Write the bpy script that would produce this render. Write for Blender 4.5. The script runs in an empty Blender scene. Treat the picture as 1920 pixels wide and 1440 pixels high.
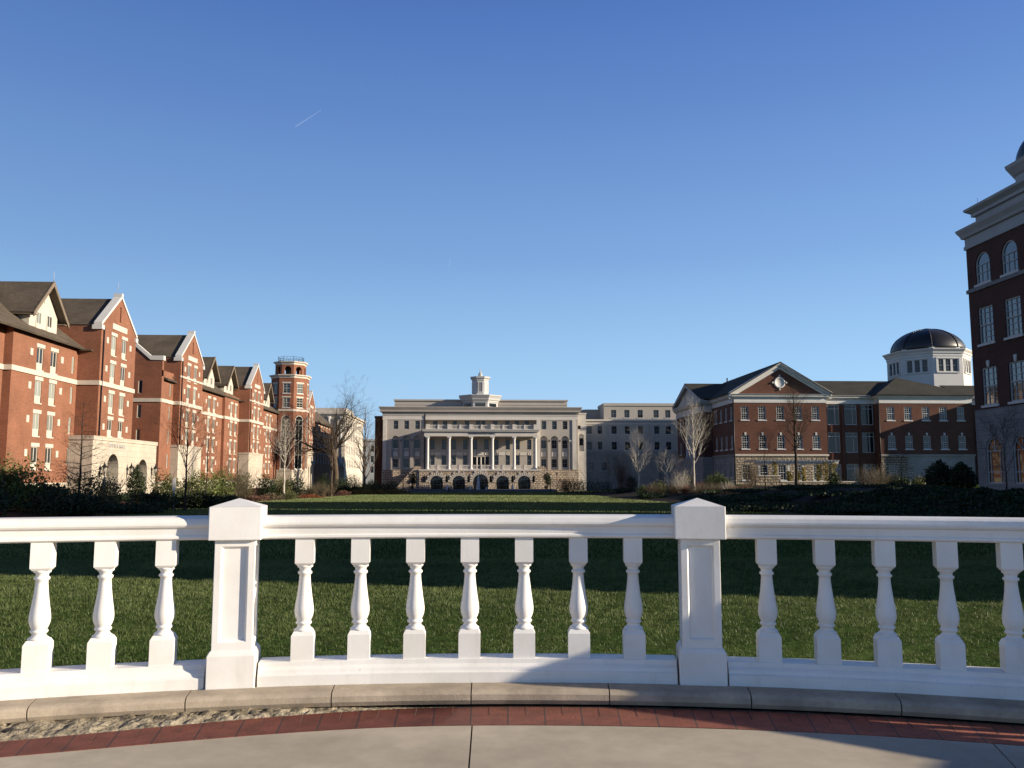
import bpy, math, random
import numpy as np
from mathutils import Vector, Matrix
random.seed(5)
C = bpy.context.scene.collection
R = math.radians
PI = math.pi

# ------------------------------------------------------------------ camera model
EYE = 1.5; FPX = 1600.0; PITCH = R(6.2); YAW = R(2.7)
def ray(px, py):
    x = (px-960)/FPX; u = (720-py)/FPX
    yc = math.cos(PITCH)-u*math.sin(PITCH); z = math.sin(PITCH)+u*math.cos(PITCH)
    return (x*math.cos(YAW)+yc*math.sin(YAW), -x*math.sin(YAW)+yc*math.cos(YAW), z)
def at_y(px, py, Y):
    r = ray(px, py); t = Y/r[1]
    return (r[0]*t, Y, EYE+r[2]*t)

# ------------------------------------------------------------------ tags
def tag(o, label=None, cat=None, group=None, kind=None):
    if label: o['label'] = label
    if cat: o['category'] = cat
    if group: o['group'] = group
    if kind: o['kind'] = kind
    return o
def thing(name, loc, label, cat, group=None):
    o = bpy.data.objects.new(name, None); C.objects.link(o)
    o.location = loc; o.empty_display_size = .3
    return tag(o, label, cat, group)
def copy_tree(o, parent=None):
    c = o.copy(); C.objects.link(c)
    if parent: c.parent = parent
    for ch in list(o.children): copy_tree(ch, c)
    return c

# ------------------------------------------------------------------ mesh builder
class MB:
    def __init__(s): s.v = []; s.f = []; s.sm = []
    def poly(s, pts, smooth=False):
        i = len(s.v); s.v += [tuple(p) for p in pts]
        s.f.append(tuple(range(i, i+len(pts)))); s.sm.append(smooth)
    def hexa(s, p):
        i = len(s.v); s.v += [tuple(q) for q in p]
        for q in ((0,3,2,1),(4,5,6,7),(0,1,5,4),(1,2,6,5),(2,3,7,6),(3,0,4,7)):
            s.f.append(tuple(i+k for k in q)); s.sm.append(False)
    def box(s, a0, a1, b0, b1, c0, c1, W=None):
        m = W.p if W else (lambda a, b, c: (a, b, c))
        # order keeps outward normals for identity frames; wall frames flip b, fixed by recalc at build
        s.hexa([m(a0,b0,c0), m(a1,b0,c0), m(a1,b1,c0), m(a0,b1,c0), m(a0,b0,c1), m(a1,b0,c1), m(a1,b1,c1), m(a0,b1,c1)])
    def prism(s, pts, lo, hi):
        # pts: list of callables' base points; lo/hi map a 2D point to 3D
        n = len(pts); i = len(s.v)
        s.v += [tuple(lo(p)) for p in pts]+[tuple(hi(p)) for p in pts]
        s.f.append(tuple(i+k for k in range(n))[::-1]); s.f.append(tuple(i+n+k for k in range(n)))
        s.sm += [False, False]
        for k in range(n):
            k2 = (k+1) % n
            s.f.append((i+k, i+k2, i+n+k2, i+n+k)); s.sm.append(False)
    def slab(s, pts, t):
        # a sheet of thickness t below pts
        n = len(pts); i = len(s.v)
        a, b, c = Vector(pts[0]), Vector(pts[1]), Vector(pts[2])
        nn = (b-a).cross(c-a).normalized()
        if nn.z < 0: nn = -nn
        s.v += [tuple(p) for p in pts]+[tuple(Vector(p)-nn*t) for p in pts]
        s.f.append(tuple(i+k for k in range(n))); s.f.append(tuple(i+n+k for k in range(n))[::-1]); s.sm += [False]*2
        for k in range(n):
            k2 = (k+1) % n
            s.f.append((i+k, i+n+k, i+n+k2, i+k2)); s.sm.append(False)
    def lathe(s, prof, c=(0,0,0), n=16, rot=0.0, smooth=True, a0=0.0, a1=2*PI):
        full = abs(a1-a0-2*PI) < 1e-6; m = n if full else n+1
        i = len(s.v)
        for (r, z) in prof:
            for k in range(m):
                a = rot+a0+(a1-a0)*k/n
                s.v.append((c[0]+r*math.cos(a), c[1]+r*math.sin(a), c[2]+z))
        for j in range(len(prof)-1):
            for k in range(n):
                k2 = (k+1) % m
                s.f.append((i+j*m+k, i+j*m+k2, i+(j+1)*m+k2, i+(j+1)*m+k)); s.sm.append(smooth)
        if full:
            if prof[0][0] > 1e-4: s.f.append(tuple(i+k for k in range(m))[::-1]); s.sm.append(False)
            if prof[-1][0] > 1e-4: s.f.append(tuple(i+(len(prof)-1)*m+k for k in range(m))); s.sm.append(False)
    def tube(s, p0, p1, r0, r1, n=5, smooth=True):
        p0 = Vector(p0); p1 = Vector(p1); d = (p1-p0).normalized()
        x = d.orthogonal().normalized(); y = d.cross(x); i = len(s.v)
        for p, r in ((p0, r0), (p1, r1)):
            for k in range(n):
                a = 2*PI*k/n; s.v.append(tuple(p+(x*math.cos(a)+y*math.sin(a))*r))
        for k in range(n):
            k2 = (k+1) % n; s.f.append((i+k, i+k2, i+n+k2, i+n+k)); s.sm.append(smooth)
        s.f.append(tuple(i+k for k in range(n))[::-1]); s.f.append(tuple(i+n+k for k in range(n))); s.sm += [False]*2
    def mesh(s, name, mats, off=(0,0,0), uv=True, fix=True):
        me = bpy.data.meshes.new(name)
        ox, oy, oz = off
        me.from_pydata([(a-ox, b-oy, c-oz) for a, b, c in s.v], [], s.f)
        me.polygons.foreach_set('use_smooth', s.sm)
        if fix:
            import bmesh
            bm = bmesh.new(); bm.from_mesh(me)
            bmesh.ops.remove_doubles(bm, verts=bm.verts, dist=1e-5)
            bmesh.ops.recalc_face_normals(bm, faces=bm.faces)
            bm.to_mesh(me); bm.free()
        me.materials.append(mats)
        if uv: auto_uv(me, off)
        me.update(); return me
    def build(s, name, mat, parent=None, off=None, uv=True, fix=True):
        if off is None: off = tuple(parent_loc(parent)) if parent else (0,0,0)
        o = bpy.data.objects.new(name, s.mesh(name, mat, off, uv, fix)); C.objects.link(o)
        if parent: o.parent = parent
        else: o.location = off
        return o
def parent_loc(o):
    l = Vector((0,0,0))
    while o: l = l+Vector(o.location); o = o.parent
    return l
def auto_uv(me, off):
    uvl = me.uv_layers.new(name='UVMap'); n = len(me.loops)
    buf = np.zeros((n, 2), np.float32)
    vs = np.zeros(len(me.vertices)*3, np.float64); me.vertices.foreach_get('co', vs); vs = vs.reshape(-1, 3)+np.array(off)
    for p in me.polygons:
        nx, ny, nz = p.normal
        if abs(nz) > .9: t = np.array((1., 0, 0)); b = np.array((0, 1., 0))
        else:
            l = math.hypot(nx, ny); t = np.array((-ny/l, nx/l, 0)); b = np.cross((nx, ny, nz), t)
        for li, vi in zip(p.loop_indices, p.vertices): buf[li] = (vs[vi]@t, vs[vi]@b)
    uvl.data.foreach_set('uv', buf.ravel())
def np_mesh(name, verts, faces, mat, smooth=False):
    verts = np.asarray(verts, np.float32); faces = np.asarray(faces, np.int32)
    me = bpy.data.meshes.new(name); k = faces.shape[1]; m = len(faces)
    me.vertices.add(len(verts)); me.vertices.foreach_set('co', verts.ravel())
    me.loops.add(m*k); me.loops.foreach_set('vertex_index', faces.ravel())
    me.polygons.add(m); me.polygons.foreach_set('loop_start', np.arange(0, m*k, k, dtype=np.int32))
    if smooth: me.polygons.foreach_set('use_smooth', np.ones(m, bool))
    me.update(calc_edges=True); me.materials.append(mat); return me
def obj(name, me, parent=None, loc=(0,0,0)):
    o = bpy.data.objects.new(name, me); C.objects.link(o)
    if parent: o.parent = parent
    o.location = loc; return o
class Wall:
    """frame of a wall: a runs to the right seen from outside, d outwards, z up"""
    def __init__(s, x, y, ux, uy, rel=None): s.o = (x, y); s.u = (ux, uy); s.n = (uy, -ux)
    def p(s, a, d, z): return (s.o[0]+s.u[0]*a+s.n[0]*d, s.o[1]+s.u[1]*a+s.n[1]*d, z)
    def ang(s): return math.atan2(s.u[1], s.u[0])
def south(x, y): return Wall(x, y, 1, 0)       # faces the camera, a = +X
def east(x, y): return Wall(x, y, 0, 1)        # faces +X, a = +Y
def west(x, y): return Wall(x, y, 0, -1)       # faces -X, a = -Y
def wall_panel(mb, W, a0, a1, z0, z1, ops=(), dep=.22):
    As = sorted({a0, a1, *[o[0] for o in ops], *[o[1] for o in ops]}); As = [a for a in As if a0 <= a <= a1]
    Zs = sorted({z0, z1, *[o[2] for o in ops], *[o[3] for o in ops]}); Zs = [z for z in Zs if z0 <= z <= z1]
    for i in range(len(As)-1):
        for j in range(len(Zs)-1):
            am = (As[i]+As[i+1])/2; zm = (Zs[j]+Zs[j+1])/2
            if any(o[0] < am < o[1] and o[2] < zm < o[3] for o in ops): continue
            mb.poly([W.p(As[i],0,Zs[j]), W.p(As[i+1],0,Zs[j]), W.p(As[i+1],0,Zs[j+1]), W.p(As[i],0,Zs[j+1])])
    for o in ops:
        b0, b1, c0, c1 = o[:4]; arch = len(o) > 4 and o[4]; D = o[5] if len(o) > 5 else dep
        r = (b1-b0)/2; cs = c1-r if arch else c1
        for a in (b0, b1): mb.poly([W.p(a,0,c0), W.p(a,-D,c0), W.p(a,-D,cs), W.p(a,0,cs)])
        mb.poly([W.p(b0,0,c0), W.p(b1,0,c0), W.p(b1,-D,c0), W.p(b0,-D,c0)])
        if not arch: mb.poly([W.p(b0,0,c1), W.p(b1,0,c1), W.p(b1,-D,c1), W.p(b0,-D,c1)])
        else:
            N = 12; pts = [(b0+r-r*math.cos(PI*k/N), cs+r*math.sin(PI*k/N)) for k in range(N+1)]
            for k in range(N):
                (x0, y0), (x1, y1) = pts[k], pts[k+1]
                q = [W.p(x0,0,y0), W.p(x1,0,y1)]
                if c1-y1 > 1e-6: q.append(W.p(x1,0,c1))
                if c1-y0 > 1e-6: q.append(W.p(x0,0,c1))
                mb.poly(q)
                mb.poly([W.p(x0,0,y0), W.p(x1,0,y1), W.p(x1,-D,y1), W.p(x0,-D,y0)])

# ------------------------------------------------------------------ materials
def mat(name):
    m = bpy.data.materials.new(name); m.use_nodes = True
    nt = m.node_tree; b = nt.nodes['Principled BSDF']
    return m, nt, b
def nd(nt, t, **kw):
    n = nt.nodes.new(t)
    for k, v in kw.items():
        if k in n.inputs: n.inputs[k].default_value = v
        else: setattr(n, k, v)
    return n
ALB = .80
def rgb(c): return (c[0], c[1], c[2], 1)
def sc3(c): return tuple(x*ALB for x in c)
def noise_col(nt, vec, scale, c0, c1, detail=5, lo=.35, hi=.65, rough=.6):
    n = nd(nt, 'ShaderNodeTexNoise', Scale=scale, Detail=detail, Roughness=rough)
    nt.links.new(vec, n.inputs['Vector'])
    r = nd(nt, 'ShaderNodeValToRGB'); nt.links.new(n.outputs['Fac'], r.inputs['Fac'])
    r.color_ramp.elements[0].position = lo; r.color_ramp.elements[1].position = hi
    r.color_ramp.elements[0].color = rgb(c0); r.color_ramp.elements[1].color = rgb(c1)
    return r.outputs['Color'], n
def mul(nt, a, b, f=1.0, typ='MULTIPLY'):
    m = nd(nt, 'ShaderNodeMix', data_type='RGBA', blend_type=typ); m.inputs[0].default_value = f
    for s, v in ((6, a), (7, b)):
        if hasattr(v, 'is_linked') or hasattr(v, 'links'): nt.links.new(v, m.inputs[s])
        else: m.inputs[s].default_value = rgb(v)
    return m.outputs[2]
def bump(nt, b, height, strength, dist):
    n = nd(nt, 'ShaderNodeBump', Strength=strength, Distance=dist)
    nt.links.new(height, n.inputs['Height']); nt.links.new(n.outputs['Normal'], b.inputs['Normal'])
def plain(name, col, rough=.6, var=.12, scale=1.5, spec=.3, bs=0.0, bscale=40, coord='Object'):
    m, nt, b = mat(name)
    tc = nd(nt, 'ShaderNodeTexCoord')
    col = sc3(col)
    lo = tuple(c*(1-var) for c in col); hi = tuple(min(1, c*(1+var)) for c in col)
    c1, _ = noise_col(nt, tc.outputs[coord], scale, lo, hi)
    c2, n2 = noise_col(nt, tc.outputs[coord], scale*9, (1-var*.6,)*3, (1,)*3)
    nt.links.new(mul(nt, c1, c2), b.inputs['Base Color'])
    b.inputs['Roughness'].default_value = rough; b.inputs['Specular IOR Level'].default_value = spec
    if bs:
        n = nd(nt, 'ShaderNodeTexNoise', Scale=bscale, Detail=6.0); nt.links.new(tc.outputs[coord], n.inputs['Vector'])
        bump(nt, b, n.outputs['Fac'], bs, .02)
    return m
def bricks(name, c1, c2, mortar, bw=.22, bh=.075, ms=.011, rough=.85, bs=.3, var=.2, off=.5, dist=.02, ns=0.0):
    m, nt, b = mat(name)
    c1, c2, mortar = sc3(c1), sc3(c2), sc3(mortar)
    tc = nd(nt, 'ShaderNodeTexCoord'); uv = tc.outputs['UV']
    t = nd(nt, 'ShaderNodeTexBrick', offset=off, Color1=rgb(c1), Color2=rgb(c2), Mortar=rgb(mortar), Scale=1.0)
    t.inputs['Mortar Size'].default_value = ms; t.inputs['Mortar Smooth'].default_value = .3
    t.inputs['Brick Width'].default_value = bw; t.inputs['Row Height'].default_value = bh
    nt.links.new(uv, t.inputs['Vector'])
    v, _ = noise_col(nt, uv, .35, (1-var,)*3, (1+var*.4,)*3, 6)
    v2, _ = noise_col(nt, uv, 6.0, (1-var*.7,)*3, (1.05,)*3, 4)
    nt.links.new(mul(nt, mul(nt, t.outputs['Color'], v), v2), b.inputs['Base Color'])
    b.inputs['Roughness'].default_value = rough; b.inputs['Specular IOR Level'].default_value = .2
    h = t.outputs['Fac']
    inv = nd(nt, 'ShaderNodeMath', operation='SUBTRACT'); inv.inputs[0].default_value = 1; nt.links.new(h, inv.inputs[1])
    hh = inv.outputs[0]
    if ns:
        n = nd(nt, 'ShaderNodeTexNoise', Scale=3.2, Detail=5.0); nt.links.new(uv, n.inputs['Vector'])
        ml = nd(nt, 'ShaderNodeMath', operation='MULTIPLY'); nt.links.new(n.outputs['Fac'], ml.inputs[0]); nt.links.new(hh, ml.inputs[1])
        ad = nd(nt, 'ShaderNodeMath', operation='MULTIPLY_ADD'); ad.inputs[1].default_value = ns
        nt.links.new(ml.outputs[0], ad.inputs[0]); nt.links.new(hh, ad.inputs[2]); hh = ad.outputs[0]
    bump(nt, b, hh, bs, dist)
    return m
def glass(name, dark, curtain, fcur, ior=1.9, rough=.04):
    m, nt, b = mat(name)
    dark, curtain = sc3(dark), sc3(curtain)
    oi = nd(nt, 'ShaderNodeObjectInfo')
    r = nd(nt, 'ShaderNodeValToRGB'); nt.links.new(oi.outputs['Random'], r.inputs['Fac'])
    e = r.color_ramp.elements; e[0].position = max(0, fcur-.12); e[1].position = min(1, fcur+.12)
    e[0].color = rgb(curtain); e[1].color = rgb(dark)
    tc = nd(nt, 'ShaderNodeTexCoord')
    w = nd(nt, 'ShaderNodeTexWave', Scale=5.0, Distortion=2.0); w.bands_direction = 'X'
    nt.links.new(tc.outputs['Object'], w.inputs['Vector'])
    f = nd(nt, 'ShaderNodeMapRange'); f.inputs[3].default_value = .7; f.inputs[4].default_value = 1.1
    nt.links.new(w.outputs['Fac'], f.inputs[0])
    nt.links.new(mul(nt, r.outputs['Color'], f.outputs[0]), b.inputs['Base Color'])
    b.inputs['Roughness'].default_value = rough; b.inputs['IOR'].default_value = ior
    n = nd(nt, 'ShaderNodeTexNoise', Scale=.9, Detail=1.0); nt.links.new(tc.outputs['Object'], n.inputs['Vector'])
    bump(nt, b, n.outputs['Fac'], .12, .05)
    return m
def leafmat(name, c0, c1, scale=.8, rough=.55, trans=.25):
    m, nt, b = mat(name)
    c0, c1 = sc3(c0), sc3(c1)
    g = nd(nt, 'ShaderNodeNewGeometry'); oi = nd(nt, 'ShaderNodeObjectInfo')
    a, _ = noise_col(nt, g.outputs['Position'], scale, c0, c1, 3)
    v, _ = noise_col(nt, g.outputs['Position'], 7.0, (.6,)*3, (1.25,)*3, 2)
    col = mul(nt, a, v)
    nt.links.new(col, b.inputs['Base Color']); b.inputs['Roughness'].default_value = rough
    b.inputs['Specular IOR Level'].default_value = .25
    t = nd(nt, 'ShaderNodeBsdfTranslucent'); nt.links.new(col, t.inputs['Color'])
    mx = nd(nt, 'ShaderNodeMixShader', Fac=trans); out = nt.nodes['Material Output']
    nt.links.new(b.outputs[0], mx.inputs[1]); nt.links.new(t.outputs[0], mx.inputs[2]); nt.links.new(mx.outputs[0], out.inputs['Surface'])
    return m

M = {}
def paint():
    m, nt, b = mat('white_paint'); tc = nd(nt, 'ShaderNodeTexCoord'); g = nd(nt, 'ShaderNodeNewGeometry')
    mp = nd(nt, 'ShaderNodeMapping'); mp.inputs['Scale'].default_value = (9, 9, 1.6); nt.links.new(g.outputs['Position'], mp.inputs['Vector'])
    c0, _ = noise_col(nt, g.outputs['Position'], 3.0, (.70,.675,.63), (.77,.75,.715), 4)
    st, _ = noise_col(nt, mp.outputs['Vector'], 1.3, (0,0,0), (1,1,1), 6, .56, .78)
    sp, _ = noise_col(nt, g.outputs['Position'], 26.0, (0,0,0), (1,1,1), 5, .66, .74)
    sz = nd(nt, 'ShaderNodeSeparateXYZ'); nt.links.new(g.outputs['Position'], sz.inputs[0])
    lo = nd(nt, 'ShaderNodeMapRange'); lo.inputs[1].default_value = .30; lo.inputs[2].default_value = .09; nt.links.new(sz.outputs['Z'], lo.inputs[0])
    dirt = mul(nt, mul(nt, sp, lo.outputs[0]), (.5,.5,.5)); grime = mul(nt, st, (.16,.16,.16))
    tot = mul(nt, dirt, grime, 1.0, 'ADD')
    mxx = nd(nt, 'ShaderNodeMix', data_type='RGBA'); nt.links.new(tot, mxx.inputs[0]); nt.links.new(c0, mxx.inputs[6]); mxx.inputs[7].default_value = rgb((.30,.25,.19))
    nt.links.new(mxx.outputs[2], b.inputs['Base Color']); b.inputs['Roughness'].default_value = .42; b.inputs['Specular IOR Level'].default_value = .4
    n = nd(nt, 'ShaderNodeTexNoise', Scale=45.0, Detail=4.0); nt.links.new(g.outputs['Position'], n.inputs['Vector']); bump(nt, b, n.outputs['Fac'], .06, .01)
    return m
M['paint'] = paint()
M['kerbstone'] = plain('cast_stone', (.50,.415,.315), .85, .2, 3.0, .2, .14, 90)
M['concrete'] = plain('concrete', (.57,.49,.375), .85, .17, .9, .2, .12, 260)
M['rubble'] = plain('mortar_rubble', (.45,.38,.27), .95, .55, 9, .1, 1.0, 25)
M['gap'] = plain('joint_dirt', (.05,.04,.03), .95)
M['grass'] = leafmat('lawn_grass', (.04,.075,.018), (.075,.12,.03), .25, 1.0, .0)
M['grass'].node_tree.nodes['Principled BSDF'].inputs['Specular IOR Level'].default_value = 0
M['blade'] = leafmat('grass_blades', (.112,.150,.044), (.205,.245,.085), .35, .45, .3)
M['mulch'] = plain('mulch', (.10,.055,.03), .95, .5, 1.2, .1, .8, 8)
M['soil'] = plain('bark_soil', (.035,.026,.018), .95, .4, 2, .1, .8, 8)
M['hallbrick'] = bricks('orange_brick', (.33,.125,.068), (.25,.088,.048), (.30,.18,.12))
M['dkbrick'] = bricks('red_brown_brick', (.165,.068,.043), (.13,.052,.034), (.15,.09,.065))
M['cream'] = plain('cream_cast_stone', (.62,.55,.46), .8, .07, .8)
M['limestone'] = bricks('limestone_blocks', (.58,.505,.41), (.54,.47,.375), (.40,.34,.27), 1.4, .62, .02, .85, .4, .12)
M['greystone'] = bricks('grey_limestone', (.42,.39,.35), (.37,.345,.31), (.27,.25,.23), 1.1, .42, .02, .85, .5, .2)
M['rockface'] = bricks('rock_faced_stone', (.50,.41,.30), (.42,.34,.25), (.12,.09,.07), .72, .36, .045, .9, 1.0, .3, dist=.16, ns=1.6)
M['rockface2'] = bricks('rough_terrace_stone', (.72,.59,.45), (.60,.475,.355), (.19,.14,.10), .85, .42, .05, .9, 1.0, .3, dist=.16, ns=1.5)
M['stucco'] = plain('grey_beige_stucco', (.46,.415,.36), .85, .06, .25)
M['stuccolight'] = plain('pale_trim_stucco', (.68,.63,.56), .8, .05, .3)
M['trim'] = plain('white_trim', (.66,.64,.60), .6, .05, .4)
M['dkbrick_shade'] = bricks('shaded_dark_brick', (.11,.048,.036), (.085,.037,.028), (.10,.06,.05))  # dark brick with the near hall's shade put into its colour
M['greystone_shade'] = bricks('shaded_grey_limestone', (.30,.29,.275), (.27,.26,.25), (.2,.19,.18), 1.1, .42, .02, .85, .5, .2)  # grey limestone darkened to hold the shade of the west faces
M['trimgrey_shade'] = plain('shaded_trim', (.40,.40,.39), .65, .07, .4)  # pale trim darkened in colour to carry the west side's shade
M['trimgrey'] = plain('pale_grey_trim', (.5,.49,.47), .65, .05, .4)
M['shingle'] = bricks('brown_shingles', (.16,.125,.09), (.125,.10,.075), (.08,.065,.05), .3, .16, .012, .95, .4, .3)
M['dkshingle'] = bricks('grey_green_shingles', (.072,.064,.048), (.055,.05,.038), (.035,.03,.025), .3, .16, .012, .95, .4, .25)
M['brownboard'] = plain('brown_rake_board', (.21,.16,.115), .7, .1)
M['dome'] = plain('black_dome_metal', (.02,.019,.019), .42, .25, .6, .5)
M['iron'] = plain('black_iron', (.012,.012,.014), .5, .2)
M['slate'] = plain('dark_blue_stone', (.10,.11,.14), .6, .2)
M['hallglass'] = glass('hall_glass', (.03,.035,.035), (.34,.37,.33), .42, 1.6)
M['dkglass'] = glass('dark_glass', (.012,.014,.016), (.05,.05,.045), .2, 1.45)
M['bluglass'] = glass('sky_glass', (.02,.026,.03), (.05,.06,.065), .4, 2.2)
M['frame'] = plain('cream_window_frame', (.62,.58,.5), .6, .05)
M['wframe'] = plain('white_window_frame', (.6,.59,.57), .55, .05)
M['gframe'] = plain('dull_grey_frame', (.22,.22,.22), .6, .05)
M['bark'] = plain('dark_bark', (.06,.048,.038), .95, .3, 3, .1)
M['bark2'] = plain('brown_bark', (.13,.098,.07), .95, .3, 3, .1)
M['palebark'] = plain('pale_bark', (.52,.47,.39), .9, .25, 3, .1)
M['lampglass'] = plain('lamp_glass', (.55,.5,.42), .3, .05)
M['water'] = plain('pool_water', (.03,.045,.06), .06, .1)
M['spray'] = plain('white_water', (.8,.82,.85), .5, .05)
M['orange'] = leafmat('russet_ground', (.20,.055,.02), (.32,.11,.04), 1.5)
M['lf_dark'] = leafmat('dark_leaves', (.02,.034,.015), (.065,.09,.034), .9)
M['lf_green'] = leafmat('green_leaves', (.095,.125,.03), (.25,.29,.085), .8)
M['lf_olive'] = leafmat('olive_leaves', (.08,.095,.03), (.21,.21,.08), .8)
M['lf_brown'] = leafmat('brown_twigs', (.11,.085,.05), (.24,.185,.115), .8)
M['lf_red'] = leafmat('reddish_twigs', (.13,.065,.045), (.28,.15,.10), .8)
M['lf_ochre'] = leafmat('ochre_leaves', (.10,.08,.018), (.25,.18,.04), .8)
M['lf_yellow'] = leafmat('yellow_vine', (.17,.15,.02), (.42,.32,.05), 1.2)
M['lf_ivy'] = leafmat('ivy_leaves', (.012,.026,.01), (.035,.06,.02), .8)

def brickband():
    m, nt, b = mat('red_pavers')
    tc = nd(nt, 'ShaderNodeTexCoord')
    t = nd(nt, 'ShaderNodeTexBrick', offset=0.0, Color1=rgb((.52,.155,.082)), Color2=rgb((.44,.125,.068)), Mortar=rgb((.20,.10,.075)), Scale=1.0)
    t.inputs['Mortar Size'].default_value = .006; t.inputs['Brick Width'].default_value = .232; t.inputs['Row Height'].default_value = 5.0
    nt.links.new(tc.outputs['UV'], t.inputs['Vector'])
    v, n = noise_col(nt, tc.outputs['UV'], 7.0, (.75,)*3, (1.15,)*3, 6)
    v2, n2 = noise_col(nt, tc.outputs['UV'], 60.0, (.85,)*3, (1.1,)*3, 3)
    nt.links.new(mul(nt, mul(nt, t.outputs['Color'], v), v2), b.inputs['Base Color'])
    b.inputs['Roughness'].default_value = .8
    iv = nd(nt, 'ShaderNodeMath', operation='MULTIPLY_ADD'); iv.inputs[1].default_value = -1.5
    nt.links.new(t.outputs['Fac'], iv.inputs[0]); nt.links.new(n2.outputs['Fac'], iv.inputs[2])
    bump(nt, b, iv.outputs[0], .5, .006)
    return m
M['pavers'] = brickband()

# ------------------------------------------------------------------ light, sky, camera
EXPO = .9; SKYK = 10.0/2**EXPO/.94
SAZ, SEL = 104.5, 14.9          # azimuth clockwise from +Y, elevation
sc = bpy.context.scene
w = bpy.data.worlds.new('World'); sc.world = w; w.use_nodes = True
sky = w.node_tree.nodes.new('ShaderNodeTexSky'); sky.sky_type = 'NISHITA'; sky.sun_disc = False
sky.sun_elevation = R(SEL); sky.sun_rotation = R(SAZ); sky.altitude = 150; sky.air_density = 1.0; sky.dust_density = .3; sky.ozone_density = 2.0
nt = w.node_tree; bg = nt.nodes['Background']; bg.inputs['Strength'].default_value = .10
tc = nd(nt, 'ShaderNodeTexCoord'); sx = nd(nt, 'ShaderNodeSeparateXYZ'); nt.links.new(tc.outputs['Generated'], sx.inputs[0])
rp = nd(nt, 'ShaderNodeValToRGB'); nt.links.new(sx.outputs['Z'], rp.inputs['Fac']); rp.color_ramp.interpolation = 'EASE' if False else 'LINEAR'
SKY = [(0, (.48,.70,.94)), (.12, (.34,.585,.88)), (.25, (.205,.385,.715)), (.40, (.120,.25,.58)), (.49, (.082,.188,.51)), (.62, (.045,.10,.30)), (1, (.012,.030,.11))]
el = rp.color_ramp.elements
while len(el) < len(SKY): el.new(.5)
for e, (p, c) in zip(el, SKY): e.position = p
for e, (p, c) in zip(el, SKY): e.color = rgb(c)
dt = nd(nt, 'ShaderNodeVectorMath', operation='DOT_PRODUCT'); nt.links.new(tc.outputs['Generated'], dt.inputs[0])
dt.inputs[1].default_value = (math.sin(R(107)), math.cos(R(107)), 0)
az = nd(nt, 'ShaderNodeMath', operation='MULTIPLY_ADD'); az.inputs[1].default_value = .16*SKYK; az.inputs[2].default_value = 1.0*SKYK
nt.links.new(dt.outputs['Value'], az.inputs[0])
mixs = nd(nt, 'ShaderNodeMix', data_type='RGBA'); mixs.inputs[0].default_value = .06
nt.links.new(mul(nt, rp.outputs['Color'], az.outputs[0]), mixs.inputs[6]); nt.links.new(sky.outputs[0], mixs.inputs[7])
nt.links.new(mixs.outputs[2], bg.inputs['Color'])
sl = bpy.data.lights.new('sun', 'SUN'); sl.energy = 5.0; sl.angle = R(.53); sl.color = (1.0, .87, .68)
so = bpy.data.objects.new('sun', sl); C.objects.link(so)
sd = Vector((math.sin(R(SAZ))*math.cos(R(SEL)), math.cos(R(SAZ))*math.cos(R(SEL)), math.sin(R(SEL))))
so.rotation_euler = sd.to_track_quat('Z', 'Y').to_euler(); so.location = (60, -40, 60)
cam = bpy.data.cameras.new('camera'); co = bpy.data.objects.new('camera', cam); C.objects.link(co)
cam.sensor_width = 36; cam.lens = 36*FPX/1920; cam.clip_end = 80000; cam.clip_start = .05
co.location = (0, 0, EYE); co.rotation_euler = (PI/2+PITCH, 0, -YAW)
sc.camera = co
vs = sc.view_settings; vs.view_transform = 'Standard'; vs.look = 'None'; vs.gamma = 1; vs.exposure = EXPO; vs.use_curve_mapping = False

# ------------------------------------------------------------------ ground
def S(t): t = max(0.0, min(1.0, t)); return t*t*(3-2*t)
def lerp(a, b, t): return a+(b-a)*t
def lawn_z(Y): return -1.05-.85*S((Y-15)/180)
def terrain(X, Y):
    z = lawn_z(Y)
    z = lerp(z, lerp(-.6, -1.6, S((Y-150)/60)), S((-X-27)/9))
    tr = lerp(.45, .2, S((Y-60)/60)); tr = lerp(tr, -1.7, S((Y-150)/45)); wd = lerp(9, 16, S((Y-60)/50))
    return lerp(z, tr, S((X-21.8)/wd)*S((Y-8)/14))
def spread(lo, hi, n, outer):
    return sorted(set([lo+(hi-lo)*i/n for i in range(n+1)]+outer))
gx = spread(-70, 110, 120, [-900,-400,-200,-120,160,260,450,900]); gy = spread(-30, 260, 140, [-300,-100,320,450,700,1500])
gm = MB()
V = [(x, y, terrain(x, y)) for y in gy for x in gx]; nx = len(gx)
F = [(j*nx+i, j*nx+i+1, (j+1)*nx+i+1, (j+1)*nx+i) for j in range(len(gy)-1) for i in range(nx-1)]
tag(obj('lawn', np_mesh('lawn', V, F, M['grass'], True)), kind='structure')
def interp(tab, y):
    for (y0, x0), (y1, x1) in zip(tab, tab[1:]):
        if y <= y1: return lerp(x0, x1, max(0, (y-y0)/(y1-y0)))
    return tab[-1][1]
def bed(name, edge, far, y0, y1, m, ny=90, nxx=10):
    rng = random.Random(3); V = []; F = []
    for j in range(ny+1):
        y = y0+(y1-y0)*j/ny; e = interp(edge, y)+.35*math.sin(y*.9)*math.sin(y*.23)
        f = interp(far, y)
        for i in range(nxx+1):
            x = lerp(e, f, i/nxx); V.append((x, y, terrain(x, y)+(.012 if i == 0 else .05+rng.uniform(0, .08))))
    k = nxx+1
    F = [(j*k+i, j*k+i+1, (j+1)*k+i+1, (j+1)*k+i) for j in range(ny) for i in range(nxx)]
    tag(obj(name, np_mesh(name, V, F, m, True)), kind='structure')
bed('mulch_bed', [(20,-26.5),(92,-26),(127,-23),(162,-19.8),(186,-15)], [(20,-38),(112,-38.5),(160,-38.5),(175,-33),(187,-32)], 20, 186.5, M['mulch'])
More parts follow.
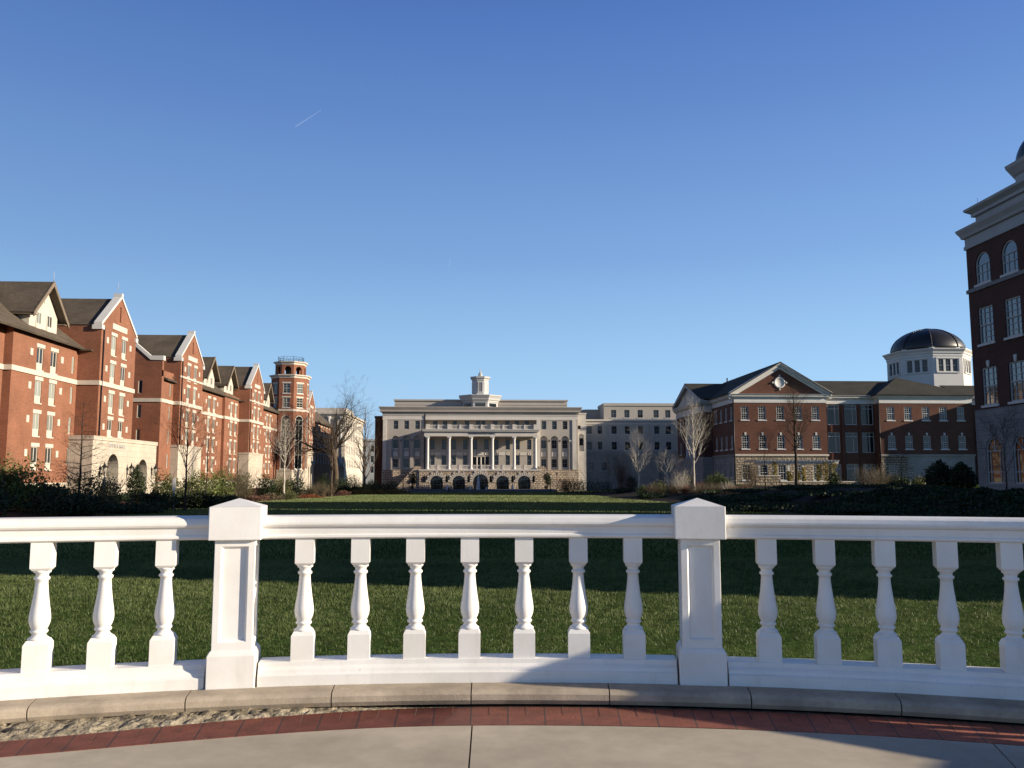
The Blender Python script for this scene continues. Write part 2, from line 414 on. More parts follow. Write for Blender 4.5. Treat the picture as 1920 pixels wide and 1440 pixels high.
bed('soil_bed', [(12,24),(60,23),(92,22.2),(140,21),(186,19.5)], [(12,33),(56,33),(57,39),(110,38.5),(145,36),(186,33)], 12, 186, M['soil'])

# near lawn blades
def grass_blades():
    rng = np.random.default_rng(2); n = 420000
    Y = np.sqrt(rng.uniform(8.5**2, 27**2, n)); X = rng.uniform(-1, 1, n)*(Y*.64+.8)+Y*.045
    Z = np.array([lawn_z(y) for y in np.linspace(8, 28, 200)]); Z = np.interp(Y, np.linspace(8, 28, 200), Z)
    cl = np.sin(X*5.1+1.3*np.sin(Y*3.7))*np.sin(Y*4.3+1.1*np.sin(X*2.9))
    h = rng.uniform(.025, .055, n)*(1+.45*cl)*np.clip(Y/14, .8, 1.5); wd = .0032*np.clip(Y/11, .8, 2.2)
    a = rng.uniform(0, 2*np.pi, n); l = rng.uniform(.01, .05, n); b = a+rng.normal(0, .8, n)+1.57
    B = np.stack([X, Y, Z-.004], 1); dx = np.stack([np.cos(a)*wd, np.sin(a)*wd, 0*X], 1)
    T = B+np.stack([np.cos(b)*l, np.sin(b)*l, h], 1)
    V1 = np.stack([B-dx, B+dx, T], 1).reshape(-1, 3)
    n2 = 330000; Y = 25+162*rng.uniform(0, 1, n2)**1.5; lo = np.interp(Y, [20,92,127,162,187], [-26.6,-26,-23,-19.8,-15]); hi = np.interp(Y, [12,60,92,140,187], [24,23,22.2,21,19.5])
    X = lo+(hi-lo)*rng.uniform(0, 1, n2); Z = np.array([terrain(x, y) for x, y in zip(X, Y)]); a = R(53)+rng.normal(0, .75, n2)+np.where(np.sin(Y*.52) > .45, .35, 0); wd = .00042*Y+.003; h = rng.uniform(.05, .11, n2)*(1+Y/250)
    B = np.stack([X, Y, Z-.004], 1); dx = np.stack([np.cos(a)*wd, np.sin(a)*wd, 0*X], 1); T = B+np.stack([rng.normal(0, .03, n2), rng.normal(0, .03, n2), h], 1)
    V = np.concatenate([V1, np.stack([B-dx, B+dx, T], 1).reshape(-1, 3)]); F = np.arange(len(V)).reshape(-1, 3)
    tag(obj('grass', np_mesh('grass', V, F, M['blade'])), 'short mown grass of the lawn beyond the white balustrade', 'grass', kind='stuff')
grass_blades()

# ------------------------------------------------------------------ terrace and balustrade
X0, YC, RF = -.23, -5.08, 11.1          # centre of the curve, radius of the base's front face
RC = RF+.135                            # radius of the balustrade's middle line
def pol(r, th, z): return (X0+r*math.sin(th), YC+r*math.cos(th), z)
def sweep(mb, prof, t0, t1, n, caps=True, rad=RC):
    """prof: (radial offset, z) closed outline swept along the curve"""
    k = len(prof); i = len(mb.v)
    for j in range(n+1):
        th = lerp(t0, t1, j/n)
        for (r, z) in prof: mb.v.append(pol(rad+r, th, z))
    for j in range(n):
        for a in range(k):
            b = (a+1) % k
            mb.f.append((i+j*k+a, i+j*k+b, i+(j+1)*k+b, i+(j+1)*k+a)); mb.sm.append(False)
    if caps:
        mb.f.append(tuple(i+a for a in range(k))); mb.f.append(tuple(i+n*k+a for a in range(k))[::-1]); mb.sm += [False]*2
def ths(s): return s/RC
PED = [ths(-1.385), ths(1.83)]; STEP = PED[1]-PED[0]
allped = [PED[0]-STEP, PED[0], PED[1], PED[1]+STEP, PED[1]+2*STEP]
tj = math.asin((.01-X0)/10.4); dj = R(16.4)
# slabs of the plaza, separated by open joints
pm = MB(); 
def band_in(th): return 10.46-.22*S((R(1)-th)/R(15))
def band_out(th): return 10.872-.33*S((R(1.5)-th)/R(16))
k = 0; th = tj-dj*4
while th < R(75):
    t1 = th+dj; e = .0045
    pts = [pol(3.0, th+e/3, 0), pol(3.0, t1-e/3, 0)]
    N = 14; arc = [pol(band_in(lerp(th, t1, i/N))-.004, lerp(th+e/10.4, t1-e/10.4, i/N), 0) for i in range(N+1)]
    mid = pol(3.0, (th+t1)/2, 0)
    pm.slab([pol(3.0, th+e/3, 0)]+arc+[pol(3.0, t1-e/3, 0)], .03)
    th = t1
o = pm.build('plaza', M['concrete']); tag(o, kind='structure')
pb = MB(); 
for i in range(60):
    a, b = R(-70+i*2.5), R(-70+(i+1)*2.5)
    pb.poly([pol(2.9, a, -.014), pol(2.9, b, -.014), pol(11.3, b, -.014), pol(11.3, a, -.014)])
disc = [pol(3.0, 2*PI*i/48, 0) for i in range(48)]
pb.poly([(p[0], p[1], -.002) for p in disc])
tag(pb.build('plaza_base', M['gap'], uv=False), kind='structure')
# paver band, uv = (arc length, radial)
V = []; F = []; N = 240; UVs = []
for i in range(N+1):
    th = R(lerp(-45, 70, i/N)); ri, ro = band_in(th), band_out(th)
    V += [pol(ri+.004, th, .001), pol(ro, th, .001), pol(ri+.004, th, -.02), pol(ro, th, -.02)]
for i in range(N):
    a = 4*i; b = a+4; F += [(a, a+1, b+1, b), (a+2, b+2, b, a), (a+1, a+3, b+3, b+1)]
me = np_mesh('brick_band', V, F, M['pavers'])
uv = me.uv_layers.new(name='UVMap')
for p in me.polygons:
    for li, vi in zip(p.loop_indices, p.vertices):
        x, y, z = V[vi]; th = math.atan2(x-X0, y-YC); uv.data[li].uv = (th*10.6, math.hypot(x-X0, y-YC)-8)
tag(obj('brick_band', me), kind='structure')
# half joints scored into the outer half of the pavers
jm = MB()
for i in range(-40, 60):
    th = (i+.5)*.232/10.6
    if R(-44) < th < R(60):
        ro = band_out(th); ri = lerp(band_in(th), ro, .5); e = .0035/10.6
        jm.poly([pol(ri, th-e, .003), pol(ri, th+e, .003), pol(ro-.003, th+e, .003), pol(ro-.003, th-e, .003)])
tag(jm.build('brick_band_joints', plain('joint_mortar', (.2,.10,.075), .9), uv=False), kind='structure')
# crumbling mortar between the pavers and the kerb
rng = random.Random(9); V = []; F = []; NR = 420; K = 9
for i in range(NR+1):
    th = R(lerp(-40, 24, i/NR)); ro = band_out(th)
    for j in range(K):
        t = j/(K-1); edge = min(1, 4*t)*max(0, min(1, (10.86-ro)/.1))
        V.append(pol(lerp(ro+.002+rng.uniform(0, .012), 10.95, t), th, -.012+edge*(.010+.016*t+rng.uniform(-.010, .012))*(1 if rng.random() > .12 else .2)))
F = [(i*K+j, i*K+j+1, (i+1)*K+j+1, (i+1)*K+j) for i in range(NR) for j in range(K-1)]
tag(obj('mortar_strip', np_mesh('mortar_strip', V, F, M['rubble'])), kind='structure')
# kerb of coping blocks with open joints
km = MB(); step = .91/10.9; th = math.asin((.005-X0)/10.9)-step*9
prof = [(10.93,.0),(10.885,.022),(10.88,.03),(10.88,.066),(10.90,.082),(10.925,.09),(11.5,.092),(11.5,.0)]
prof = [(r, z+.012) for r, z in prof]; prof[0] = (10.90, .012); prof[-1] = (11.5, .012)
while th < R(55):
    e = .004/10.9
    sweep(km, prof, th+e, th+step-e, 4, rad=0); th += step
tag(km.build('kerb', M['kerbstone']), kind='structure')
wm = MB(); sweep(wm, [(11.02,-1.4),(11.02,.0),(11.46,.0),(11.46,-1.4)], R(-60), R(75), 60, rad=0)
tag(wm.build('terrace_wall', M['kerbstone']), kind='structure')

bal = thing('balustrade', (0, RC+YC, .1), 'white curved balustrade with turned balusters and capped posts along the terrace edge', 'balustrade')
BO = parent_loc(bal)
base_prof = [(-.135,.1),(-.135,.172),(-.118,.180),(-.112,.203),(-.092,.222),(-.088,.252),(.088,.252),(.092,.222),(.112,.203),(.135,.172),(.135,.1)]
rail_prof = [(-.066,1.072),(-.084,1.082),(-.084,1.098),(-.074,1.105),(-.078,1.150),(-.098,1.160),(-.106,1.172),(-.106,1.186),(-.098,1.212),(-.082,1.226),(-.06,1.232),
             (.06,1.232),(.082,1.226),(.098,1.212),(.106,1.186),(.106,1.172),(.098,1.160),(.078,1.150),(.074,1.105),(.084,1.098),(.084,1.082),(.066,1.072)]
bprof = [(.050,.892),(.054,.884),(.052,.876),(.042,.870),(.038,.858),(.0375,.85),(.046,.846),(.0495,.838),(.046,.829),(.038,.824),(.0385,.80),(.042,.76),(.0475,.715),(.0535,.67),(.060,.63),
         (.0645,.60),(.0655,.577),(.063,.552),(.056,.53),(.047,.513),(.046,.509),(.053,.505),(.0555,.498),(.052,.490),(.043,.484),(.042,.477),(.048,.466),(.060,.458),(.066,.452),(.066,.446),(.058,.440)]
def baluster_mesh():
    m = MB(); m.lathe(bprof, (0,0,0), 28)
    h = .0755; m.box(-h, h, -h, h, .246, .418)
    m.hexa([(-h,-h,.418),(h,-h,.418),(h,h,.418),(-h,h,.418),(-.06,-.06,.446),(.06,-.06,.446),(.06,.06,.446),(-.06,.06,.446)])
    h = .064; m.box(-h, h, -h, h, .905, 1.09)
    m.hexa([(-.05,-.05,.888),(.05,-.05,.888),(.05,.05,.888),(-.05,.05,.888),(-h,-h,.905),(h,-h,.905),(h,h,.905),(-h,h,.905)])
    return m.mesh('baluster', M['paint'], uv=False)
bme = baluster_mesh()
def place_pol(o, th):
    p = pol(RC, th, 0); o.location = (p[0]-BO[0], p[1]-BO[1], -BO[2]); o.rotation_euler = (0, 0, -th)
def bev(o, wd, seg=2):
    b = o.modifiers.new('bevel', 'BEVEL'); b.width = wd; b.segments = seg; b.limit_method = 'ANGLE'
shaft = MB()
sh = .132; pw = .044; zb, zt, pz0, pz1, rc = .325, 1.085, .40, 1.03, .022
for q in range(4):
    ca, sa = [(1,0),(0,1),(-1,0),(0,-1)][q]
    f = lambda x, d, z: (x*ca+d*sa, x*sa-d*ca, z)
    a = sh-pw
    P0 = [(-sh,zb),(sh,zb),(sh,zt),(-sh,zt)]; P1 = [(-a,pz0),(a,pz0),(a,pz1),(-a,pz1)]; b = a-.012
    P2 = [(-b,pz0+.012),(b,pz0+.012),(b,pz1-.012),(-b,pz1-.012)]
    for i in range(4):
        j = (i+1) % 4
        shaft.poly([f(P0[i][0],sh,P0[i][1]), f(P0[j][0],sh,P0[j][1]), f(P1[j][0],sh,P1[j][1]), f(P1[i][0],sh,P1[i][1])])
        shaft.poly([f(P1[i][0],sh,P1[i][1]), f(P1[j][0],sh,P1[j][1]), f(P2[j][0],sh-rc,P2[j][1]), f(P2[i][0],sh-rc,P2[i][1])])
    shaft.poly([f(x,sh-rc,z) for x, z in P2])
shme = shaft.mesh('post', M['paint'], uv=False)
capm = MB(); h = .172
capm.box(-h, h, -h, h, 1.074, 1.296)
capm.poly([(-h,-h,1.296),(h,-h,1.296),(0,0,1.352)]); capm.poly([(h,-h,1.296),(h,h,1.296),(0,0,1.352)])
capm.poly([(h,h,1.296),(-h,h,1.296),(0,0,1.352)]); capm.poly([(-h,h,1.296),(-h,-h,1.296),(0,0,1.352)])
cpme = capm.mesh('post_cap', M['paint'], uv=False)
bbm = MB(); h = .158; g = .14
bbm.box(-h, h, -h, h, .101, .312)
bbm.hexa([(-h,-h,.312),(h,-h,.312),(h,h,.312),(-h,h,.312),(-g,-g,.345),(g,-g,.345),(g,g,.345),(-g,g,.345)])
bsme = bbm.mesh('post_base', M['paint'], uv=False)
for th in allped:
    p = obj('post', shme, bal); place_pol(p, th); bev(p, .003)
    c = obj('post_cap', cpme, p); bev(c, .006)
    c = obj('post_base', bsme, p); bev(c, .006)
secs = [(allped[i], allped[i+1]) for i in range(4)]+[(allped[0]-STEP, allped[0])]
for i, (a, b) in enumerate(secs):
    g0 = .1705/RC; e = .002/RC
    m = MB(); sweep(m, rail_prof, a+g0+e, b-g0-e, 24); o = m.build('top_rail', M['paint'], bal, uv=False); bev(o, .0025)
    m = MB(); sweep(m, base_prof, a+g0+e, b-g0-e, 24); o = m.build('bottom_rail', M['paint'], bal, uv=False); bev(o, .0025)
    for kk in range(7):
        th = lerp(a, b, .5)+(kk-3)*.383/RC
        if th < R(-24) or th > R(45): continue
        o = obj('baluster', bme, bal); place_pol(o, th)

# ------------------------------------------------------------------ windows
class Proto:
    def __init__(s, name, w, h, arch=False): s.name = name; s.w = w; s.h = h; s.arch = arch; s.parts = []; s.inset = .1
def bars(mb, w, h, ft, cols, rows, y0, y1, bt=.05, z0=0.0):
    mb.box(-w/2, -w/2+ft, y0, y1, z0, z0+h); mb.box(w/2-ft, w/2, y0, y1, z0, z0+h)
    mb.box(-w/2+ft, w/2-ft, y0, y1, z0, z0+ft); mb.box(-w/2+ft, w/2-ft, y0, y1, z0+h-ft, z0+h)
    for c in cols: mb.box(c-bt/2, c+bt/2, y0+.012, y1, z0+ft, z0+h-ft)
    for r in rows: mb.box(-w/2+ft, w/2-ft, y0+.018, y1, z0+r-bt/2, z0+r+bt/2)
def pane_mesh(w, h, y, gm, z0=0.0, arch=False):
    m = MB()
    if not arch: m.box(-w/2+.02, w/2-.02, y, y+.02, z0+.02, z0+h-.02)
    else:
        r = w/2-.02; N = 14; cs = h-w/2
        pts = [(-r, .02), (r, .02)]+[(r*math.cos(PI*k/N), cs+r*math.sin(PI*k/N)) for k in range(N+1)]
        m.prism(pts, lambda p: (p[0], y, p[1]), lambda p: (p[0], y+.02, p[1]))
    return m.mesh('pane', M[gm], uv=False)
def arch_frame(mb, w, h, ft, y0, y1, cols, rows, bt=.06, fan=True):
    r = w/2; cs = h-r; N = 14
    mb.box(-r, -r+ft, y0, y1, 0, cs); mb.box(r-ft, r, y0, y1, 0, cs); mb.box(-r+ft, r-ft, y0, y1, 0, ft)
    for k in range(N):
        a0, a1 = PI*k/N, PI*(k+1)/N; q = []
        for y in (y0, y1):
            q += [(r*math.cos(a0), y, cs+r*math.sin(a0)), (r*math.cos(a1), y, cs+r*math.sin(a1)), ((r-ft)*math.cos(a1), y, cs+(r-ft)*math.sin(a1)), ((r-ft)*math.cos(a0), y, cs+(r-ft)*math.sin(a0))]
        mb.hexa(q)
    for c in cols: mb.box(c-bt/2, c+bt/2, y0+.02, y1, ft, cs)
    for z in rows+[cs]: mb.box(-r+ft, r-ft, y0+.01, y1, z-bt/2, z+bt/2)
    if fan:
        for a in (PI/4, PI/2, 3*PI/4):
            mb.tube((0, (y0+y1)/2, cs), ((r-ft/2)*math.cos(a), (y0+y1)/2, cs+(r-ft/2)*math.sin(a)), bt/2, bt/2, 4, False)
def P_casement(w=1.25, h=2.12):
    p = Proto('window', w, h); m = MB(); pan = .58
    bars(m, w, h-pan, .07, [0], [], -.03, .07, .09, pan); p.parts = [('window', m.mesh('window', M['frame'], uv=False))]
    m = MB(); m.box(-w/2, w/2, -.02, .06, 0, pan-.002); m.box(-w/2+.12, w/2-.12, -.035, -.02, .1, pan-.1)
    p.parts.append(('spandrel_panel', m.mesh('spandrel_panel', M['cream'], uv=False)))
    p.parts.append(('pane', pane_mesh(w, h-pan, .03, 'hallglass', pan)))
    m = MB(); m.box(-w/2-.14, w/2+.14, -.155, .02, h+.003, h+.36); p.parts.append(('lintel', m.mesh('lintel', M['cream'], uv=False)))
    m = MB(); m.box(-w/2-.06, w/2+.06, -.17, .02, -.12, -.003); p.parts.append(('sill', m.mesh('sill', M['cream'], uv=False)))
    return p
def P_slit(w=.55, h=1.7):
    p = Proto('window', w, h); m = MB(); bars(m, w, h, .07, [], [], -.03, .07)
    p.parts = [('window', m.mesh('window', M['frame'], uv=False)), ('pane', pane_mesh(w, h, .03, 'hallglass'))]; return p
def P_sash(w=1.15, h=2.0, glassk='dkglass', fr='wframe', key=False, cols=2, rows=6, sill=True):
    p = Proto('window', w, h); m = MB(); n = cols+1
    bars(m, w, h, .09, [w*(-.5+(i+1)/n) for i in range(cols)], [h*(i+1)/rows for i in range(rows-1) if i != rows//2-1], -.02, .07, .035)
    m.box(-w/2+.09, w/2-.09, -.04, .07, h/2-.045, h/2+.045)
    p.parts = [('window', m.mesh('window', M[fr], uv=False)), ('pane', pane_mesh(w, h, .04, glassk))]
    if sill:
        m = MB(); m.box(-w/2-.13, w/2+.13, -.2, .02, -.16, -.003); p.parts.append(('sill', m.mesh('sill', M['trim'], uv=False)))
    if key:
        m = MB(); m.hexa([(-.1,-.16,h+.004),(.1,-.16,h+.004),(.1,.02,h+.004),(-.1,.02,h+.004),(-.16,-.16,h+.42),(.16,-.16,h+.42),(.16,.02,h+.42),(-.16,.02,h+.42)])
        p.parts.append(('keystone', m.mesh('keystone', M['trim'], uv=False)))
    return p
def P_big(w=1.9, h=3.4, glassk='dkglass'):
    p = Proto('window', w, h); m = MB(); bars(m, w, h, .08, [.15*w], [h*.8], -.02, .07, .07)
    p.parts = [('window', m.mesh('window', M['wframe'], uv=False)), ('pane', pane_mesh(w, h, .04, glassk))]; return p
def P_arch(w, h, cols, rows, glassk, fr='wframe', ft=.09, fan=True, sill=True):
    p = Proto('window', w, h, True); m = MB(); arch_frame(m, w, h, ft, -.02, .07, cols, rows, .055, fan)
    p.parts = [('window', m.mesh('window', M[fr], uv=False)), ('pane', pane_mesh(w, h, .04, glassk, 0, True))]
    if sill:
        m = MB(); m.box(-w/2-.1, w/2+.1, -.2, .02, -.14, -.003); p.parts.append(('sill', m.mesh('sill', M['trim'], uv=False)))
    return p
def add_win(root, W, a, z, p, d=None):
    L = W.p(a, -(p.inset if d is None else d), z); o0 = None; B = parent_loc(root)
    for nme, me in p.parts:
        o = obj(nme, me, o0 or root)
        if o0 is None:
            o.location = (L[0]-B[0], L[1]-B[1], L[2]-B[2]); o.rotation_euler = (0, 0, W.ang()); o0 = o
    return o0
def wall_win(mb, root, W, a0, a1, z0, z1, wins, extra=()):
    ops = list(extra)
    for a, z, p in wins:
        ops.append((a-p.w/2, a+p.w/2, z, z+p.h, p.arch)); add_win(root, W, a, z, p)
    wall_panel(mb, W, a0, a1, z0, z1, ops)
def text_mesh(s, size, m, depth=.03):
    cu = bpy.data.curves.new('lettering', 'FONT'); cu.body = s; cu.size = size; cu.extrude = depth; cu.align_x = 'CENTER'; cu.space_character = 1.15
    o = bpy.data.objects.new('lettering_source', cu); C.objects.link(o)
    dg = bpy.context.evaluated_depsgraph_get(); me = bpy.data.meshes.new_from_object(o.evaluated_get(dg))
    bpy.data.objects.remove(o); me.name = 'lettering'; me.materials.clear(); me.materials.append(m); return me
def lettering(root, W, a, z, s, size, m, d=.03):
    o = obj('lettering', text_mesh(s, size, m), root); L = W.p(a, d, z); B = parent_loc(root)
    o.location = (L[0]-B[0], L[1]-B[1], L[2]-B[2]); o.rotation_euler = (PI/2, 0, W.ang()); return o

CW = P_casement(); SL = P_slit(); CWS = P_casement(1.2, 1.75); DW = P_casement(.95, 1.75); DW.parts = DW.parts[:3]
# ------------------------------------------------------------------ brick residence halls on the left
XM, XG = -41.3, -39.0
ROWS = [2.2, 5.35, 8.5, 11.65]          # sill heights
_bm = MB(); _bm.box(-.24, .24, -.05, .05, 0, .65); BLK = None
def block(root, W, a, z, w=1.0, h=1.0):
    global BLK
    if BLK is None: BLK = _bm.mesh('accent_block', M['cream'], uv=False)
    o = obj('accent_block', BLK, root); L = W.p(a, 0, z); B = parent_loc(root)
    o.location = (L[0]-B[0], L[1]-B[1], L[2]-B[2]); o.rotation_euler = (0, 0, W.ang()); o.scale = (w, 1, h); return o
def gable_bay(root, mb, cp, rf, st, blk, y0, y1, base=5.7, rows=(5.85, 8.3, 11.56, 14.6), lamp=False, arch=None):
    """projecting gabled brick bay; appends to the hall's wall / coping / roof / stone meshes"""
    We = east(XG, y0); wd = y1-y0; c = wd/2; zk = 17.5; pk = zk+c*.80
    wins = [(c-1.4, z, CW if i else CWS) for i, z in enumerate(rows)]+[(c+1.4, z, CW if i else CWS) for i, z in enumerate(rows)]
    wall_win(mb, root, We, 0, wd, base, zk, wins)
    # gable triangle with a slit niche
    niche = (c-.2, c+.2, zk+1.0, zk+2.7)
    tri = [(0,zk),(c-.2,zk),(c-.2,zk+1.0)]
    mb.poly([We.p(0,0,zk), We.p(c-.2,0,zk), We.p(c-.2,0,pk-.2*.80)]); mb.poly([We.p(c+.2,0,zk), We.p(wd,0,zk), We.p(c+.2,0,pk-.2*.80)])
    mb.poly([We.p(c-.2,0,zk), We.p(c+.2,0,zk), We.p(c+.2,0,zk+1.0), We.p(c-.2,0,zk+1.0)])
    mb.poly([We.p(c-.2,0,zk+2.7), We.p(c+.2,0,zk+2.7), We.p(c+.2,0,pk-.2*.80), We.p(c,0,pk), We.p(c-.2,0,pk-.2*.80)])
    mb.box(c-.2, c+.2, -.2, -.15, zk+1.0, zk+2.7, We)
    for s in (-.2, .2): mb.poly([We.p(c+s,0,zk+1.0), We.p(c+s,-.15,zk+1.0), We.p(c+s,-.15,zk+2.7), We.p(c+s,0,zk+2.7)])
    for yy, sg in ((y0, 1), (y1, -1)):
        Ws = south(0, yy)
        mb.poly([(XG, yy, base), (XG-6, yy, base), (XG-6, yy, zk), (XG, yy, zk)])
    # coping along the gable and kneelers
    cp = MB()
    for s in (0, 1):
        a0 = -.18 if s == 0 else wd+.18
        pts = [(a0, zk-.12), (a0, zk+.22), (c, pk+.34), (c, pk+.02)] 
        cp.prism(pts, lambda p: We.p(p[0], .10, p[1]), lambda p: We.p(p[0], -.75, p[1]))
        lo, hi = (-.26, .34) if s == 0 else (wd-.34, wd+.26)
        cp.box(lo, hi, -.9, .16, zk-.55, zk-.08, We)
    cp.box(c-.2, c+.2, -.8, .13, pk+.2, pk+.55, We)
    m_ = MB(); m_.box(.42, .56, .02, .14, base, zk-.3, We); m_.build('downpipe', M['iron'], root)
    # cream panel over the top windows and small square blocks
    block(root, We, c, zk-.02, 8.0, .95); cp.build('gable_coping', M['trim'], root)
    for z in rows[1:]: 
        for s in (-1, 1): block(root, We, c+s*3.05, z+1.1)
    for s in (-1, 1): block(root, We, c+s*3.05, rows[0]+.6)
    # cross gable roof
    for s in (0, 1):
        ya = y0-.1 if s == 0 else y1+.1; yc = y0+c
        rf.slab([(XG-.7, ya, zk-.05), (XG-.7, yc, pk-.02), (-50.0, yc, pk-.02), (-50.0, ya, zk-.05)], .18)
    rf.box(XG-5.4, XG-.75, y0-.5, y0-.02, zk-2.9, zk-2.75) 
    if base > 1 and arch is None:
        st.box(-.12, wd+.12, -6, .14, -1.2, base-.3, We); st.box(-.2, wd+.2, -6, .22, base-.3, base, We)
def dormer(root, yc, x, z0, wd=5.4, hw=3.0, rise=3.0):
    """cream dormer with brown rake boards, a part of its hall"""
    m = MB(); We = east(x, yc); h = wd/2; zt = z0+hw
    pk = zt+rise*.72
    outline = [(-h, z0), (h, z0), (h, zt-.7), (0, pk), (-h, zt-.7)]
    m.prism(outline, lambda p: We.p(p[0], 0, p[1]), lambda p: We.p(p[0], -6.5, p[1]))
    d = m.build('dormer', M['cream'], root)
    for s in (-1, 1):
        o = add_win(root, We, s*1.05, z0+.45, DW, -.05); 
    m = MB(); sl = (pk-(zt-.7))/h; ov = .75
    for s in (-1, 1):
        m.slab([We.p(0, .75, pk+.28), We.p(s*(h+ov), .75, pk+.28-sl*(h+ov)), We.p(s*(h+ov), -8, pk+.28-sl*(h+ov)), We.p(0, -8, pk+.28)], .16)
    m.build('roof', M['shingle'], d)
    m = MB()
    for s in (-1, 1):
        pts = [(0, pk+.34), (s*(h+ov+.05), pk+.34-sl*(h+ov+.05)), (s*(h+ov+.05), pk-.12-sl*(h+ov+.05)), (0, pk-.16)]
        m.prism(pts, lambda p: We.p(p[0], .86, p[1]), lambda p: We.p(p[0], .752, p[1]))
        m.box(min(s*(h-.02), s*(h+ov)), max(s*(h-.02), s*(h+ov)), -6, .74, pk-.22-sl*(h+ov*.6), pk-.14-sl*(h+ov*.6), We)
    m.build('rake_board', M['brownboard'], d)
    m = MB(); m.lathe([(.0,0),(.42,0),(.42,.05)], (0,0,0), 16); me = m.mesh('vent', M['trimgrey'], uv=False)
    o = obj('vent', me, d); L = We.p(0, .01, zt+.9); B = parent_loc(d); o.location = (L[0]-B[0], L[1]-B[1], L[2]-B[2]); o.rotation_euler = (PI/2, 0, We.ang()); o.scale = (.8, 1.5, 1)
def main_roof(rf, y0, y1, xe, ze=15.1, xr=-49.6, zr=21.6):
    # kicked eave, main slope and back slope
    rf.slab([(xe+.75, y0, ze-.25), (xe+.75, y1, ze-.25), (xe-1.0, y1, ze+1.0), (xe-1.0, y0, ze+1.0)], .2)
    rf.slab([(xe-.99, y0, ze+1.0), (xe-.99, y1, ze+1.0), (xr, y1, zr), (xr, y0, zr)], .2)
    rf.slab([(xr, y0, zr), (xr, y1, zr), (xr-9, y1, ze), (xr-9, y0, ze)], .2)
def section(root, mb, blk, belt, st, y0, y1, x, wc, slit=None, rows=ROWS, side=None, ztop=15.2):
    We = east(x, y0); wins = []
    for c in wc:
        for z in rows:
            wins += [(c-y0-1.35, z, CW), (c-y0+1.35, z, CW)]
            for s in (-1, 1):
                if .4 < c-y0+s*3.0 < y1-y0-.4: block(root, We, c-y0+s*3.0, z+1.2)
    for s in slit or []:
        for z in rows: wins.append((s-y0, z+.5, SL))
    wall_win(mb, root, We, 0, y1-y0, .9, ztop, wins)
    belt.box(-.02, y1-y0+.02, -.05, .12, 11.05, 11.52, We)
    st.box(-.06, y1-y0+.06, -.3, .14, -1.2, .75, We); st.box(-.1, y1-y0+.1, -.3, .2, .75, .92, We)
    if side: mb.poly([(x, y0, .9), (x-side, y0, .9), (x-side, y0, ztop), (x, y0, ztop)]); belt.box(x-side, x+.1, y0-.12, y0+.02, 11.05, 11.52)

def lantern(root, W, a, z):
    m = MB(); m.box(a-.05, a+.05, 0, .06, z-.75, z+.55, W); m.tube(W.p(a, .03, z-.2), W.p(a, .5, z-.42), .035, .035, 5); m.tube(W.p(a, .5, z-.42), W.p(a, .5, z-.2), .05, .09, 6)
    for s in (-1, 1):
        for t in (-1, 1): m.tube(W.p(a+s*.12, .5+t*.12, z-.2), W.p(a+s*.22, .5+t*.22, z+.42), .025, .025, 4)
    m.lathe([(.36, .42), (.22, .56), (.1, .72), (.04, .95), (0, 1.0)], W.p(a, .5, z), 8); 
    o = m.build('wall_lantern', M['iron'], root, uv=False)
    m = MB(); m.lathe([(.12, -.19), (.2, .41)], W.p(a, .5, z), 8); m.build('lamp_glass', M['lampglass'], o, uv=False)

def finish(root, parts):
    for nme, mb, mt in parts:
        if mb.v: mb.build(nme, M[mt], root)
# near hall
h1 = thing('brick_hall', (XM, 78, -.8), 'orange brick hall nearest on the left with cream arched stone porch and one gabled bay', 'hall')
mb, cp, rf, st, blk, belt = [MB() for _ in range(6)]
section(h1, mb, blk, belt, st, 50, 78, XM-.75, [56, 68], [74.6])
section(h1, mb, blk, belt, st, 78, 90.7, XM, [84.3], [89.7], side=.75)
gable_bay(h1, mb, cp, rf, st, blk, 90.7, 99.9, arch=True)
belt.box(-.03, 9.23, -.1, .12, 11.05, 11.52, east(XG, 90.7)); belt.box(XM, XG+.1, 90.58, 90.72, 11.05, 11.52)
main_roof(rf, 49.5, 100.2, XM)
dormer(h1, 84.3, XM-.55, 15.1); dormer(h1, 68, XM-1.2, 15.1); dormer(h1, 56, XM-1.2, 15.1)
mb.poly([(XM-.75, 50, .9), (-58, 50, .9), (-58, 50, 14.3), (-49.6, 50, 21.4), (XM-.75, 50, 14.3)])
mb.poly([(XG-6, 99.9, -1), (-58, 99.9, -1), (-58, 99.9, 14.3), (-49.6, 99.9, 21.4), (XG-6, 99.9, 17.4)])
# porch: stone front with two arches, wing beyond the bay
Wp = east(XG+.14, 89.7); pl = 107.5-89.7
wall_panel(st, Wp, 0, pl, -1.0, 5.3, [(3.7, 6.7, -1.0, 3.95, True, 1.3), (12.2, 15.1, -1.0, 3.55, True, 1.3)])
st.box(-.1, pl+.1, -4.5, .12, 5.3, 5.72, Wp)
st.poly([(XG+.14, 89.7, -1), (XG-2.4, 89.7, -1), (XG-2.4, 89.7, 5.3), (XG+.14, 89.7, 5.3)])
st.poly([(XG+.14, 107.5, -1), (XG-4.4, 107.5, -1), (XG-4.4, 107.5, 5.3), (XG+.14, 107.5, 5.3)])
st.box(XG-4.6, XG-4.4, 89.75, 107.45, -1, 5.3)
finish(h1, [('wall', mb, 'hallbrick'), ('gable_coping', cp, 'trim'), ('roof', rf, 'shingle'), ('stone_porch', st, 'limestone'), ('belt_course', belt, 'cream')])
lettering(h1, Wp, 6.0, 4.62, 'POTTER HALL', .62, M['trimgrey'], .03)
for a in (1.9, 9.0, 10.9, 16.4): lantern(h1, Wp, a, 2.05)
m = MB(); m.box(3.9, 6.5, -1.28, -1.2, -1.0, 2.4, Wp); m.box(12.4, 14.9, -1.28, -1.2, -1.0, 2.2, Wp); m.build('door', M['gframe'], h1)
